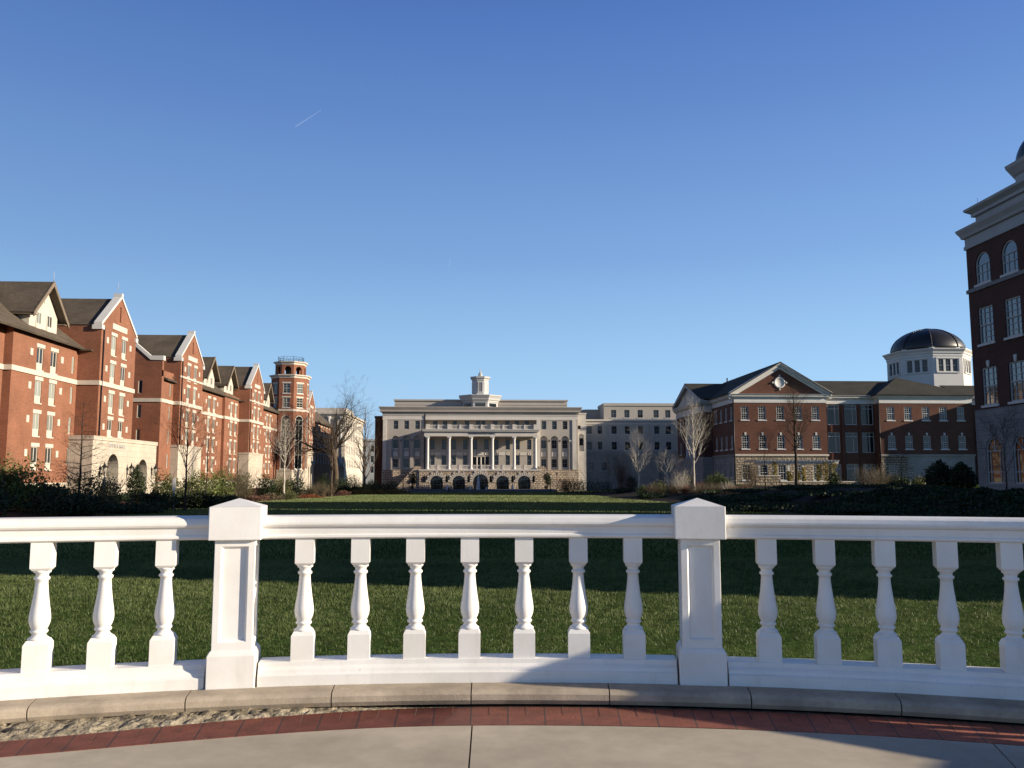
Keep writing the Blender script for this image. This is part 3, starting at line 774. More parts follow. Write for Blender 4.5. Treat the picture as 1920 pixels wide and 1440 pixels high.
for y, z in ((84.3, 20.9), (95.3, 22.4)):
    m = MB(); m.tube((XM+.2 if y < 90 else XG-.4, y, z-.4), (XM+.2 if y < 90 else XG-.4, y, z+.7), .03, .015, 4); m.build('lightning_rod', M['trimgrey'], h1, uv=False)

# far hall
h2 = thing('brick_hall', (XM, 111.2, -1), 'orange brick hall in the middle of the left row with two gabled bays', 'hall')
mb, cp, rf, st, blk, belt = [MB() for _ in range(6)]
xc = -39.9
section(h2, mb, blk, belt, st, 111.2, 115.5, xc, [], [114.4])
Wg = south(xc-9.8, 111.2)
wall_win(mb, h2, Wg, 0, 9.8, -1, 14.4, [(7.1, z+.5, SL) for z in ROWS])
mb.poly([Wg.p(0,0,14.4), Wg.p(9.8,0,14.4), Wg.p(9.8,0,16.6), Wg.p(8.4,0,16.6), Wg.p(2.4,0,21.8), Wg.p(0,0,21.8)])
cp.prism([(9.95,16.45),(9.95,17.05),(8.3,17.05),(2.3,22.2),(2.3,21.7),(8.3,16.5)], lambda p: Wg.p(p[0], .12, p[1]), lambda p: Wg.p(p[0], -.6, p[1]))
mb.poly([(xc, 111.2, 14.4), (xc, 111.75, 14.4), (xc, 111.75, 16.5), (xc, 111.2, 16.5)])
belt.box(-.02, 9.82, -.05, .12, 11.05, 11.52, Wg)
gable_bay(h2, mb, cp, rf, st, blk, 115.5, 124.9)
section(h2, mb, blk, belt, st, 124.9, 143, XM, [137.3])
section(h2, mb, blk, belt, st, 143, 151.5, XM+.45, [148.3], side=.45)
gable_bay(h2, mb, cp, rf, st, blk, 151.5, 161.4)
section(h2, mb, blk, belt, st, 161.4, 183.5, XM, [175.6], [181.5])
for y0, w_ in ((115.5, 9.4), (151.5, 9.9)):
    belt.box(-.03, w_+.03, -.1, .12, 11.05, 11.52, east(XG, y0)); belt.box(-.03, w_+.03, -.1, .10, 14.75, 15.0, east(XG, y0)); belt.box(XM, XG+.1, y0-.12, y0+.02, 11.05, 11.52)
main_roof(rf, 111.8, 184, XM); rf.slab([(xc+.6, 111.8, 14.1), (xc+.6, 116, 14.1), (XM-1, 116, 15.5), (XM-1, 111.8, 15.5)], .2)
for y in (137.3, 148.3, 175.6): dormer(h2, y, XM-.55, 15.1)
mb.poly([(XM, 183.5, -1), (-58, 183.5, -1), (-58, 183.5, 14.3), (-49.6, 183.5, 21.4), (XM, 183.5, 14.3)])
finish(h2, [('wall', mb, 'hallbrick'), ('gable_coping', cp, 'trim'), ('roof', rf, 'shingle'), ('stone_base', st, 'limestone'), ('belt_course', belt, 'cream')])
m = MB(); m.box(-58, -46, 100.3, 111, -1, 9)
m.build('link_wall', M['hallbrick'], h2)

# ------------------------------------------------------------------ octagonal brick tower at the end of the left row
def octwall(cx, cy, ap, k):
    """k-th face of an octagon, k=0 faces south, going counter-clockwise (1 = south-east, 2 = east)"""
    a = -PI/2+k*PI/4; n = (math.cos(a), math.sin(a)); u = (-n[1], n[0]); h = ap*math.tan(PI/8)
    return Wall(cx+n[0]*ap-u[0]*h, cy+n[1]*ap-u[1]*h, u[0], u[1]), 2*h
def octring(mb, cx, cy, prof, rot=PI/8):
    mb.lathe([(r/math.cos(PI/8), z) for r, z in prof], (cx, cy, 0), 8, rot, False)
TX, TY, TA = -39.43, 186.55, 3.75
tw = thing('brick_tower', (TX, TY, -1.2), 'octagonal brick tower with arched belvedere and iron roof railing behind the left halls', 'tower')
mb, st, co_ = MB(), MB(), MB()
TWB = P_sash(1.5, 2.1, 'hallglass', 'frame', False, 1, 4); TA1 = P_arch(2.0, 11.4, [0], [3.0, 6.1, 9.2], 'dkglass', 'frame', .16, False)
LT = MB(); LT.box(-.95, .95, -.13, .02, 2.103, 2.4); TWB.parts.append(('lintel', LT.mesh('lintel', M['cream'], uv=False)))
for k in range(8):
    W, wd = octwall(TX, TY, TA, k); c = wd/2
    if k in (7, 0, 1, 2, 3):
        wall_win(mb, tw, W, 0, wd, 2.9, 22.5, [(c, 3.1, TA1), (c, 16.15, TWB), (c, 19.2, TWB)])
    else: wall_panel(mb, W, 0, wd, 2.9, 22.5)
    W, wd = octwall(TX, TY, 3.05, k); wall_panel(mb, W, 0, wd, 23.2, 25.5, [(wd/2-.72, wd/2+.72, 23.35, 25.1, True)], .4)
octring(st, TX, TY, [(TA+.12,-1.4),(TA+.12,2.7),(TA+.2,2.7),(TA+.2,2.95),(TA,2.95)])
octring(co_, TX, TY, [(TA,15.3),(TA+.12,15.35),(TA+.12,15.75),(TA,15.8)])
st.build('stone_base', M['limestone'], tw)
co_.build('belt_course', M['cream'], tw); co_ = MB()
octring(co_, TX, TY, [(TA-.2,22.45),(TA+.12,22.5),(TA+.15,22.8),(TA+.45,22.95),(TA+.5,23.2),(2.0,23.25)]); co_.build('cornice', M['cream'], tw); co_ = MB()
octring(co_, TX, TY, [(2.7,25.4),(3.1,25.45),(3.12,25.75),(3.42,25.9),(3.5,26.15),(.2,26.2)]); co_.build('cornice', M['cream'], tw)
mb.build('wall', M['hallbrick'], tw)
m = MB(); m.lathe([(1.1,23.2),(1.1,25.5)], (TX, TY, 0), 12); m.build('stair_core', M['iron'], tw, uv=False)
m = MB()
for k in range(8):
    a0, a1 = PI/8+k*PI/4, PI/8+(k+1)*PI/4; r = 2.75
    p0 = (TX+r*math.cos(a0), TY+r*math.sin(a0)); p1 = (TX+r*math.cos(a1), TY+r*math.sin(a1))
    m.tube((*p0, 26.15), (*p0, 27.35), .05, .05, 4)
    for z in (26.45, 26.85, 27.25): m.tube((*p0, z), (*p1, z), .03, .03, 4)
    for t in (.33, .66): q = (lerp(p0[0], p1[0], t), lerp(p0[1], p1[1], t)); m.tube((*q, 26.15), (*q, 27.25), .02, .02, 4)
m.build('railing', M['iron'], tw, uv=False)
# gabled wing beyond the tower
h3 = thing('brick_hall', (-38, 190, -1.3), 'gabled orange brick wing standing just past the octagonal tower behind bare branches', 'hall')
XG0 = XG; XG = -37.6
mb, cp, rf, st, blk, belt = [MB() for _ in range(6)]
gable_bay(h3, mb, cp, rf, st, blk, 197.5, 206.5, 7.2, (7.6, 10.4, 13.2, 15.6), arch=True)
rf2 = MB(); We = east(-38.6, 206.5); wall_win(mb, h3, We, 0, 30, -1, 15, [(3+i*4, z, CW) for i in range(7) for z in (5, 8.5, 12)])
rf.slab([(-37.8, 206.6, 14.9), (-37.8, 237, 14.9), (-46, 237, 22.3), (-46, 206.6, 22.3)], .2)
mb.poly([(-38.6, 190.5, -1), (-50, 190.5, -1), (-50, 190.5, 15), (-38.6, 190.5, 15)]); wall_panel(mb, east(-38.6, 190.5), 0, 7, -1, 15)
mb.poly([(-38.6, 236.5, -1.5), (-50, 236.5, -1.5), (-50, 236.5, 15), (-46, 236.5, 21.9), (-38.6, 236.5, 15)])
rf.slab([(-37.9, 190, 14.9), (-37.9, 197.4, 14.9), (-46, 197.4, 20), (-46, 190, 20)], .2)
We = east(XG+.14, 196.5); st.box(0, 9.8, -.4, 0, 4.6, 6.9, We); st.box(-.15, 9.95, -.5, .15, 6.9, 7.3, We); st.box(-.1, 9.9, -.45, .08, 4.2, 4.6, We)
st.box(0, 9.8, -1.4, -1.3, -1.4, 4.6, We)
m = MB()
for i in range(5): a = .5+i*2.2; m.lathe([(.34,-1.4),(.34,-1.1),(.24,-1.0),(.21,3.6),(.27,3.75),(.36,4.0),(.36,4.2)], We.p(a, -.3, 0), 10)
finish(h3, [('wall', mb, 'hallbrick'), ('roof', rf, 'shingle'), ('stone_porch', st, 'limestone'), ('porch_columns', m, 'cream')])
XG = XG0

# ------------------------------------------------------------------ pale hall with the cupola that closes the lawn
MC = thing('cupola_hall', (2, 200, -1.85), 'wide grey beige hall with columned portico, arched stone terrace and octagonal cupola closing the lawn', 'hall')
GZ = -1.9; cxm = 2.0
def U(zx): return (zx-960)*.0273          # metres east of the middle
def Zz(zy): return 17.75-(zy-428)*.0273
Wm = south(cxm, 200)
wall, trim, lite, stone = MB(), MB(), MB(), MB()
UL, UR = U(128), U(1800); ZB = 3.1
D1 = P_sash(1.15, 1.95, 'dkglass', 'gframe', False, 1, 4, False); D1.inset = .16
D2 = P_sash(1.2, 1.95, 'dkglass', 'gframe', False, 1, 4); 
DT = P_sash(1.05, 2.4, 'dkglass', 'gframe', False, 1, 4, False); DT.inset = .16
# side wings: three tall arched recesses, three top-floor windows each
for cs in ((238, 330, 423), (1507, 1598, 1690)):
    lo, hi = (UL, U(488)) if cs[0] < 900 else (U(1440), UR)
    wins = [(U(c), Zz(618), D1) for c in cs]
    rec = [(U(c)-.88, U(c)+.88, ZB+.02, Zz(675), True, .55) for c in cs]
    wall_win(wall, MC, Wm, lo, hi, ZB, 14.75, wins, rec)
    Wr = south(cxm, 200.55)
    for c in cs:
        wall_win(wall, MC, Wr, U(c)-1.0, U(c)+1.0, ZB, Zz(660), [(U(c), Zz(782), D2), (U(c), Zz(945), D2)])
        p = MB(); p.box(U(c)-.6, U(c)+.6, -.02, .22, Zz(850), Zz(812), Wr); p.build('relief_panel', M['stuccolight'], MC)
        for s in (-1, 1): 
            p = MB(); p.box(U(c)+s*1.2-.26, U(c)+s*1.2+.26, -.02, .12, Zz(722), Zz(710), Wm); p.build('impost', M['stuccolight'], MC)
# middle block behind the portico, set back for the loggia on the top floor
UM0, UM1 = U(488), U(1440)
rowx = [553, 650, 735, 833, 915, 1013, 1098, 1195, 1280, 1380]
mw = [(U(x), Zz(792), DT) for x in rowx]+[(U(x), Zz(930), DT) for x in rowx if not 890 < x < 1040]
wall_win(wall, MC, Wm, UM0, UM1, ZB, 12.0, mw, [(U(897), U(1035), ZB, Zz(855), False, .4)])
Wl = south(cxm, 202.2)
wall_win(wall, MC, Wl, UM0, UM1, 12.0, 14.75, [(U(x), 12.3, DT) for x in (570, 655, 740, 845, 940, 985, 1090, 1195, 1280, 1365)])
for s in (UM0, UM1): wall.poly([Wm.p(s,0,12), Wm.p(s,-2.2,12), Wm.p(s,-2.2,14.75), Wm.p(s,0,14.75)])
wall.poly([Wm.p(UM0,0,12.0), Wm.p(UM1,0,12.0), Wm.p(UM1,-2.2,12.0), Wm.p(UM0,-2.2,12.0)])
m = MB(); m.box(U(897), U(1035), -.4, -.34, ZB, Zz(855), Wm)
for i in range(4):
    a = lerp(U(897), U(1035), (i+.5)/4); m.box(a-.36, a+.36, -.34, -.3, ZB+.1, Zz(862), Wm)
m.build('entrance_doors', M['iron'], MC)
for i in range(3):
    m = MB(); m.lathe([(.14, ZB), (.14, Zz(857))], Wm.p(lerp(U(897), U(1035), (i+1)/4), -.15, 0), 10); m.build('door_column', M['stuccolight'], MC)
# relief band of roundels and bars between the two rows
for i, x in enumerate(rowx):
    m = MB(); m.lathe([(.36,0),(.36,.1),(.25,.14),(.22,.06),(0,.06)], (0,0,0), 20); o = obj('roundel', m.mesh('roundel', M['stuccolight'], uv=False), MC)
    L = Wm.p(U(x), .0, Zz(828)); B = parent_loc(MC); o.location = (L[0]-B[0], L[1]-B[1], L[2]-B[2]); o.rotation_euler = (PI/2, 0, 0)
    if i % 2 == 0:
        m = MB(); m.box(U(x)+.55, U(rowx[i+1])-.55, -.02, .14, Zz(842), Zz(816), Wm); m.build('relief_panel', M['stuccolight'], MC)
# body sides and back, annex
dep = 34
for ux in (UL, UR):
    wall.poly([Wm.p(ux,0,ZB), Wm.p(ux,-dep,ZB), Wm.p(ux,-dep,14.75), Wm.p(ux,0,14.75)])
wall.poly([Wm.p(UL,-dep,ZB), Wm.p(UR,-dep,ZB), Wm.p(UR,-dep,14.75), Wm.p(UL,-dep,14.75)])
for x in (U(146), U(1460), U(1768)):
    m = MB(); m.box(x-.42, x+.42, -.02, .18, ZB, 14.75, Wm); m.build('pilaster', M['stuccolight'], MC)
# entablature in steps
def ent(mb, z0, z1, out, a0=UL, a1=UR, d=dep, ff=0.0):
    mb.box(a0-out, a1+out, -d-out, out+ff, z0, z1, Wm)
m = MB(); ent(m, 14.75, 15.0, .10); ent(m, 15.0, 15.75, .04); ent(m, 15.75, 15.95, .16); m.build('architrave', M['stuccolight'], MC)
m = MB(); ent(m, 15.95, 16.55, .03)
n = 92
for i in range(n+1):
    a = lerp(UL-.1, UR+.1, i/n); m.box(a-.13, a+.13, .035, .3, 16.1, 16.52, Wm)
m.build('dentil_band', M['stucco'], MC)
def loft(mb, prof, a0, a1, d, W):
    for (o0, z0), (o1, z1) in zip(prof, prof[1:]):
        q0 = [W.p(a0-o0, o0, z0), W.p(a1+o0, o0, z0), W.p(a1+o0, -d-o0, z0), W.p(a0-o0, -d-o0, z0)]
        q1 = [W.p(a0-o1, o1, z1), W.p(a1+o1, o1, z1), W.p(a1+o1, -d-o1, z1), W.p(a0-o1, -d-o1, z1)]
        for k in range(4): mb.poly([q0[k], q0[(k+1) % 4], q1[(k+1) % 4], q1[k]])
    for o_, z_ in (prof[0], prof[-1]): mb.poly([W.p(a0-o_, o_, z_), W.p(a1+o_, o_, z_), W.p(a1+o_, -d-o_, z_), W.p(a0-o_, -d-o_, z_)])
m = MB(); loft(m, [(.05,16.56),(.66,16.57),(.70,16.82),(.58,16.84),(.62,17.0),(.95,17.56),(.98,17.62),(.98,17.75),(.3,17.8)], UL, UR, dep, Wm); m.build('cornice', M['stucco'], MC)
m = MB(); m.box(U(215), U(1722), -14, -3.2, 17.7, 18.5, Wm); m.box(U(213), U(1724), -14.1, -3.1, 18.5, 18.62, Wm); m.box(U(215), U(1722), -14, -3.2, 18.62, 19.45, Wm); m.box(U(207), U(1730), -14.3, -2.9, 19.45, 19.8, Wm); m.build('attic', M['stucco'], MC)
# downpipe
m = MB(); m.box(U(486)-.12, U(486)+.12, .02, .2, ZB, 16.9, Wm); m.build('downpipe', M['iron'], MC)
# stone base and projecting terrace with five arches
PF = 4.5                                   # portico depth
TF = 5.3                                   # terrace depth
stone.poly([Wm.p(UL-.1,.1,GZ), Wm.p(UR+.1,.1,GZ), Wm.p(UR+.1,.1,ZB), Wm.p(UL-.1,.1,ZB)])
for a in (UL-.1, UR+.1): stone.poly([Wm.p(a,.1,GZ), Wm.p(a,-dep,GZ), Wm.p(a,-dep,ZB), Wm.p(a,.1,ZB)])
stone.poly([Wm.p(UL-.1,.1,ZB), Wm.p(UR+.1,.1,ZB), Wm.p(UR+.1,-.5,ZB), Wm.p(UL-.1,-.5,ZB)])
T0, T1 = U(455), U(1460); sc_ = (200-TF)/200
archx = [588, 777, 962, 1150, 1335]
ops = []
Wt = south(cxm, 200-TF)
for x in archx:
    r = 1.72 if x == 962 else 1.45; top = 2.05 if x == 962 else 1.72
    ops.append((U(x)*sc_-r, U(x)*sc_+r, GZ, top, True, .8))
wall_panel(stone, Wt, T0, T1, GZ, ZB-.25, ops)
for a in (T0, T1): stone.poly([Wt.p(a,0,GZ), Wt.p(a,-TF,GZ), Wt.p(a,-TF,ZB-.25), Wt.p(a,0,ZB-.25)])
stone.build('stone_base', M['rockface2'], MC)
m = MB(); m.box(T0-.15, T1+.15, -TF+.12, .15, ZB-.25, ZB+.05, Wt); m.build('terrace_slab', M['stuccolight'], MC)
for o_ in ops:                              # voussoirs, glazing and doors of each arch
    c = (o_[0]+o_[1])/2; r = (o_[1]-o_[0])/2; cz = o_[3]-r; m = MB(); N = 13
    for k in range(N):
        a0, a1 = PI*(k+.12)/N, PI*(k+.88)/N; ro = r+(1.05 if k % 2 == 0 else .75); q = []
        for d in (-.02, .14):
            q += [Wt.p(c+rr*math.cos(a), d, cz+rr*math.sin(a)) for rr, a in ((r, a0), (r, a1), (ro, a1), (ro, a0))]
        m.hexa(q)
    m.build('voussoirs', M['cream'], MC)
    add_win(MC, Wt, c, GZ, P_arch(2*r, o_[3]-GZ, [-.55*r, .55*r], [1.7], 'dkglass', 'gframe', .12, True, False), .62)
for x in (487, 675, 860, 1050, 1235, 1415):
    a = U(x)*sc_; m = MB(); m.box(a-.3, a+.3, 0, .14, .3, 1.5, Wt); m.tube(Wt.p(a, .1, .6), Wt.p(a, .6, .9), .05, .05, 5); m.lathe([(.06,.0),(.2,.15),(.26,.75),(.3,.8),(.05,1.1)], Wt.p(a, .62, .75), 8)
    m.build('wall_lantern', M['iron'], MC, uv=False)
# outer stairs with sloping stone parapets
for sg, a in ((-1, T0), (1, T1)):
    m = MB(); b = a+sg*3.4; e = a+sg*5.2
    for d0, d1 in ((-TF+.2, -TF+.6), (-.6, -.2)):
        m.prism([(a, GZ), (a, ZB+.8), (a+sg*.9, ZB+.8), (e, GZ+.9), (e, GZ)], lambda p: Wt.p(p[0], d0, p[1]), lambda p: Wt.p(p[0], d1, p[1]))
    m.prism([(a, GZ), (a, ZB-.3), (e, GZ+.1), (e, GZ)], lambda p: Wt.p(p[0], -TF+.6, p[1]), lambda p: Wt.p(p[0], -.6, p[1]))
    m.build('stair', M['rockface2'], MC)
# portico: columns, entablature, balustrades
Wq = south(cxm, 200-PF); sq = (200-PF)/200
colx = [508, 692, 880, 1063, 1250, 1433]
cm = MB(); cm.lathe([(.46,0),(.46,.22),(.4,.25),(.42,.38),(.36,.46),(.345,1.0),(.335,3.5),(.29,6.5),(.30,6.6),(.33,6.66),(.29,6.72),(.34,6.95),(.46,7.2),(.56,7.3)], (0,0,0), 20)
cm.box(-.52, .52, -.52, .52, 7.3, 7.55)
cme = cm.mesh('column', M['trim'], uv=False)
def put(o, W, a, d, z):
    L = W.p(a, d, z); B = parent_loc(o.parent); o.location = (L[0]-B[0], L[1]-B[1], L[2]-B[2]); o.rotation_euler = (0, 0, W.ang()); return o
for x in colx: put(obj('column', cme, MC), Wq, U(x)*sq, -.5, ZB+.05)
put(obj('column', cme, MC), Wq, U(1433)*sq-.1, -1.9, ZB+.05); put(obj('column', cme, MC), Wq, U(508)*sq+.1, -1.9, ZB+.05)
E0, E1 = U(478)*sq, U(1452)*sq; z0 = ZB+7.6
m = MB()
for (a, b, out) in ((0, .42, 0), (.42, .95, -.05), (.95, 1.1, .12), (1.1, 1.45, .35), (1.45, 1.6, .5)):
    m.box(E0-out, E1+out, -PF+.01, out, z0+a, z0+b, Wq)
m.build('portico_entablature', M['stuccolight'], MC)
lettering(MC, Wq, .45, z0+.42, 'McWHORTER HALL', .62, M['iron'], .02)
def rail_run(a0, a1, z, d, W):
    m = MB(); m.box(a0, a1, d-.1, d+.1, z+.86, z+1.0, W); m.box(a0, a1, d-.1, d+.1, z, z+.14, W)
    n = max(2, int((a1-a0)/.26))
    for i in range(n):
        a = lerp(a0, a1, (i+.5)/n); m.box(a-.055, a+.055, d-.055, d+.055, z+.14, z+.86, W)
    m.build('balcony_balustrade', M['stuccolight'], MC)
for i in range(5):
    a0, a1 = U(colx[i])*sq+.42, U(colx[i+1])*sq-.42; mid = (a0+a1)/2
    for p, q in ((a0, mid-.22), (mid+.22, a1)):
        rail_run(p, q, ZB+.05, -.35, Wq); rail_run(p, q, z0+1.6, -.35, Wq)
    for z, hh in ((ZB+.05, 1.06), (z0+1.6, 1.06)):
        m = MB(); m.box(mid-.2, mid+.2, -.55, -.15, z, z+hh, Wq); m.build('pedestal', M['stuccolight'], MC)
for x in colx:
    m = MB(); a = U(x)*sq; m.box(a-.4, a+.4, -.7, .05, z0+1.605, z0+2.75, Wq); m.build('pedestal', M['stuccolight'], MC)
wall.build('wall', M['stucco'], MC)
# cupola
CX, CY = cxm, 204.3; cu = MB()
octring(cu, CX, CY, [(4.15,17.7),(4.15,19.0),(4.35,19.05),(4.35,19.3),(4.6,19.5),(4.7,19.9),(4.95,20.3),(5.1,20.5),(5.1,20.7),(1.9,21.0)])
o = cu.build('cupola_base', M['trimgrey'], MC); cu = MB()
octring(cu, CX, CY, [(2.1,20.9),(1.95,21.1),(1.95,24.3),(2.05,24.4),(2.05,24.7),(2.35,24.9),(2.4,25.3),(.5,25.4)])
o2 = cu.build('lantern_stage', M['trimgrey'], MC)
m = MB(); octring(m, CX, CY, [(.5,25.3),(.46,26.2),(.25,26.35),(.16,26.6),(.1,27.2),(.0,27.3)]); m.build('finial', M['trimgrey'], o2)
for k in range(8):
    W, wd = octwall(CX, CY, 1.95, k); m = MB(); c = wd/2
    for a0, a1, b0, b1 in ((c-.55, c-.42, 21.5, 24.0), (c+.42, c+.55, 21.5, 24.0), (c-.42, c+.42, 21.5, 21.63), (c-.42, c+.42, 23.87, 24.0)): m.box(a0, a1, -.02, .08, b0, b1, W)
    m.build('opening_frame', M['trim'], o2)
    m = MB(); m.box(c-.42, c+.42, -.02, .02, 21.63, 23.87, W); m.build('louvre', M['trimgrey'] if k else M['gframe'], o2)
    W, wd = octwall(CX, CY, 4.15, k); c = wd/2
    m = MB(); m.box(c-1.2, c+1.2, -.02, .03, 17.95, 18.75, W); m.build('pane', M['dkglass'], o)
# dark wing on the left side
m = MB(); m.box(-23.2, cxm+UL-.3, 206, 240, GZ, 15.5); m.box(-23.35, cxm+UL-.3, 205.85, 240.1, 15.5, 16.0); m.build('side_wing', M['dkbrick_shade'], MC)
# right return of the hall: pale stair bay beside the main block
rb = MB(); Wb = south(cxm+UR+.02, 202)
wall_panel(rb, Wb, 0, 2.2, GZ, 16.3, [(.45, 1.75, 7.5, 11.6, True, .35)])
rb.poly([Wb.p(2.2,0,GZ), Wb.p(2.2,-14,GZ), Wb.p(2.2,-14,16.3), Wb.p(2.2,0,16.3)]); rb.box(.45, 1.75, -.4, -.34, 7.5, 11.6, Wb)
rb.box(-.0, 2.35, -14, .12, 16.3, 16.6, Wb); rb.build('stair_bay', M['stuccolight'], MC)
m = MB(); m.lathe([(.42,0),(.42,.06),(0,.06)], (0,0,0), 18); o = obj('pane', m.mesh('pane', M['dkglass'], uv=False), MC); put(o, Wb, .55, .0, 13.2); o.rotation_euler = (PI/2, 0, 0)
m = MB(); m.box(.65, 1.55, -.34, -.3, 8.9, 10.6, Wb); m.build('pane', M['dkglass'], MC)

# ------------------------------------------------------------------ grey connecting hall right of it
CN = thing('grey_hall', (38, 212, -2), 'plain grey stucco hall half in shadow between the cupola hall and the brick pediment building', 'hall')
mb, lt = MB(), MB(); Wc = south(27.5, 212)
GS = P_sash(1.35, 2.0, 'dkglass', 'gframe', False, 1, 4)
xs = [1105, 1126, 1152, 1177, 1202, 1232, 1254]
def A(px): return at_y(px, 845, 212)[0]-27.5
wall_win(mb, CN, Wc, 0, 24.8, 7.9, 15.7, [(A(x), 8.15, GS) for x in xs]+[(A(x), 12.1, GS) for x in xs])
Wc2 = south(27.5, 215)
wall_win(mb, CN, Wc2, 6.0, 25, 15.7, 19.4, [(A(x)*1.014+.3, 16.4, GS) for x in xs[2:]])
mb.poly([Wc2.p(6,0,15.7), Wc2.p(6,-10,15.7), Wc2.p(6,-10,19.4), Wc2.p(6,0,19.4)])
wall_panel(mb, south(27.5, 223), 0, 8, 15.7, 18.7)
mb.poly([Wc.p(24.8,0,-2), Wc.p(24.8,-20,-2), Wc.p(24.8,-20,15.7), Wc.p(24.8,0,15.7)])
mb.build('wall', M['stucco'], CN)
m = MB(); m.box(-.05, 24.9, -3.2, .25, 15.35, 15.75, Wc); m.box(-.02, 24.85, -.3, .1, 14.55, 14.75, Wc); m.build('cornice', M['stuccolight'], CN)
m = MB(); m.box(5.9, 25.2, -10, .2, 19.4, 20.1, Wc2); m.box(0, 8, -9, -7.9, 18.7, 19.1, Wc2); m.build('parapet', M['stucco'], CN)
for a in (5.0, 17.0):
    m = MB(); m.box(a, a+1.2, -.02, .15, 7.9, 14.5, Wc); m.build('pilaster', M['stucco'], CN)
st = MB(); wall_win(st, CN, south(27.5, 209.5), 0, 24.8, -2.2, 7.0, [(A(x), 3.0, GS) for x in (1106, 1130, 1159, 1186, 1211)])
st.poly([(27.5+24.8, 209.5, -2.2), (27.5+24.8, 212, -2.2), (27.5+24.8, 212, 7), (27.5+24.8, 209.5, 7)])
st.box(0, 24.8, -2.6, .1, 6.9, 7.2, south(27.5, 209.5)); st.box(6.2, 18.5, -.1, .9, -2.2, 6.4, south(27.5, 209.5)); st.box(6.0, 18.7, -.1, 1.1, 6.4, 6.8, south(27.5, 209.5))
st.box(0, 24.8, -.2, .06, 7.2, 7.95, south(27.5, 209.5)); st.build('stone_base', M['greystone'], CN)

# ------------------------------------------------------------------ pale classical halls far behind on the left
WF = thing('white_hall', (-36, 245, -1.5), 'cream classical hall with heavy cornice seen beyond the tower, its side wall sunlit', 'hall')
mb = MB(); We = east(-36, 245)
WD = P_sash(1.2, 2.4, 'dkglass', 'gframe', False, 1, 4, False)
wall_win(mb, WF, We, 0, 40, -2, 18.6, [(2.5+i*3.6, z, WD) for i in range(11) for z in (4, 8, 11.8, 15)])
mb.poly([We.p(0,0,-2), We.p(0,-15,-2), We.p(0,-15,18.6), We.p(0,0,18.6)])
mb.build('wall', M['cream'], WF)
m = MB(); m.box(-.3, 40.3, -15, .3, 18.6, 19.2, We); m.box(-.8, 40.8, -15.4, .8, 19.2, 19.7, We); m.box(-.3, 16, -14, .1, 19.7, 21.0, We); m.build('cornice', M['cream'], WF)
for i in range(4):
    m = MB(); m.lathe([(.65,5.2),(.6,5.5),(.5,6),(.46,17.6),(.6,18),(.75,18.5)], (-37.2-i*3.4, 244.2, 0), 14); m.build('column', M['trimgrey'], WF)
m = MB(); m.box(-49, -36.1, 243.4, 244.95, 4.2, 5.2); m.build('balcony', M['trimgrey'], WF)
PB = thing('pale_block', (-33, 330, -1.5), 'small distant pale blue grey block seen through bare branches left of the cupola hall', 'hall')
mb = MB(); wall_win(mb, PB, south(-46, 330), 0, 16, -3, 15, [(2+i*3, z, WD) for i in range(5) for z in (3, 7, 11)])
mb.box(0, 16, -12, -.3, -3, 14.9, south(-46, 330)); mb.build('wall', M['trimgrey'], PB)
m = MB(); m.box(-.3, 16.3, -12.3, .3, 15, 15.8, south(-46, 330)); m.build('cornice', M['trimgrey'], PB)

# ------------------------------------------------------------------ brick hall with the pediment, right of the lawn
PX0, PX1, PY = 39.0, 53.0, 125.0
PH = thing('pediment_hall', (46, PY, .2), 'red brown brick hall with white pediment and rough stone ground floor right of the lawn', 'hall')
mb, tr, st, rf = MB(), MB(), MB(), MB()
SK = P_sash(1.12, 2.0, 'dkglass', 'wframe', True); SN = P_sash(1.12, 2.0, 'dkglass', 'wframe'); BG = P_big()
GSW = P_sash(1.2, 2.2, 'dkglass', 'wframe', False, 2, 6)
Ws = south(PX0, PY); xs = [1.6, 4.2, 6.95, 9.65, 12.3]
wall_win(mb, PH, Ws, 0, 14, 4.8, 12.5, [(x, 9.92, SN) for x in xs]+[(x, 5.62, SK) for x in xs])
wall_win(st, PH, Ws, -.0, 14.0, -.6, 4.55, [(x, 1.0, GSW) for x in xs])
st_c = MB(); st_c.box(-.12, 14.12, -.3, .14, 4.55, 4.82, Ws)
# west side wall with its portico
Ww = west(PX0, 156); L = 31.0
sx_ = [L-(y-125) for y in (126.6, 129.2, 131.8, 134.4)]
wall_win(mb, PH, Ww, 0, L, 4.8, 12.5, [(a, 9.92, SN) for a in sx_]+[(a, 5.62, SN) for a in sx_])
gs = MB(); wall_win(gs, PH, Ww, 0, L, -1.5, 4.55, [(a, 1.4, GSW) for a in sx_]); gs.box(-.1, L+.12, -.3, .12, 4.55, 4.82, Ww)
gs.build('side_stone', M['greystone_shade'], PH)
st.build('stone_base', M['rockface'], PH); st_c.build('stone_course', M['cream'], PH)
def entab(W, a0, a1, z, root, d=1.0, mt='trim', nm='entablature', retl=True):
    m = MB(); pr = [(.02,z),(.08,z+.02),(.08,z+.3),(.03,z+.32),(.03,z+.72),(.14,z+.74),(.2,z+.85),(.42,z+.92),(.45,z+1.08),(.6,z+1.25),(.62,z+1.3),(.2,z+1.34)]
    loft(m, pr, a0, a1, d, W); return m.build(nm, M[mt], root)
ENT = entab(Ws, 0, 14, 12.45, PH, 35)
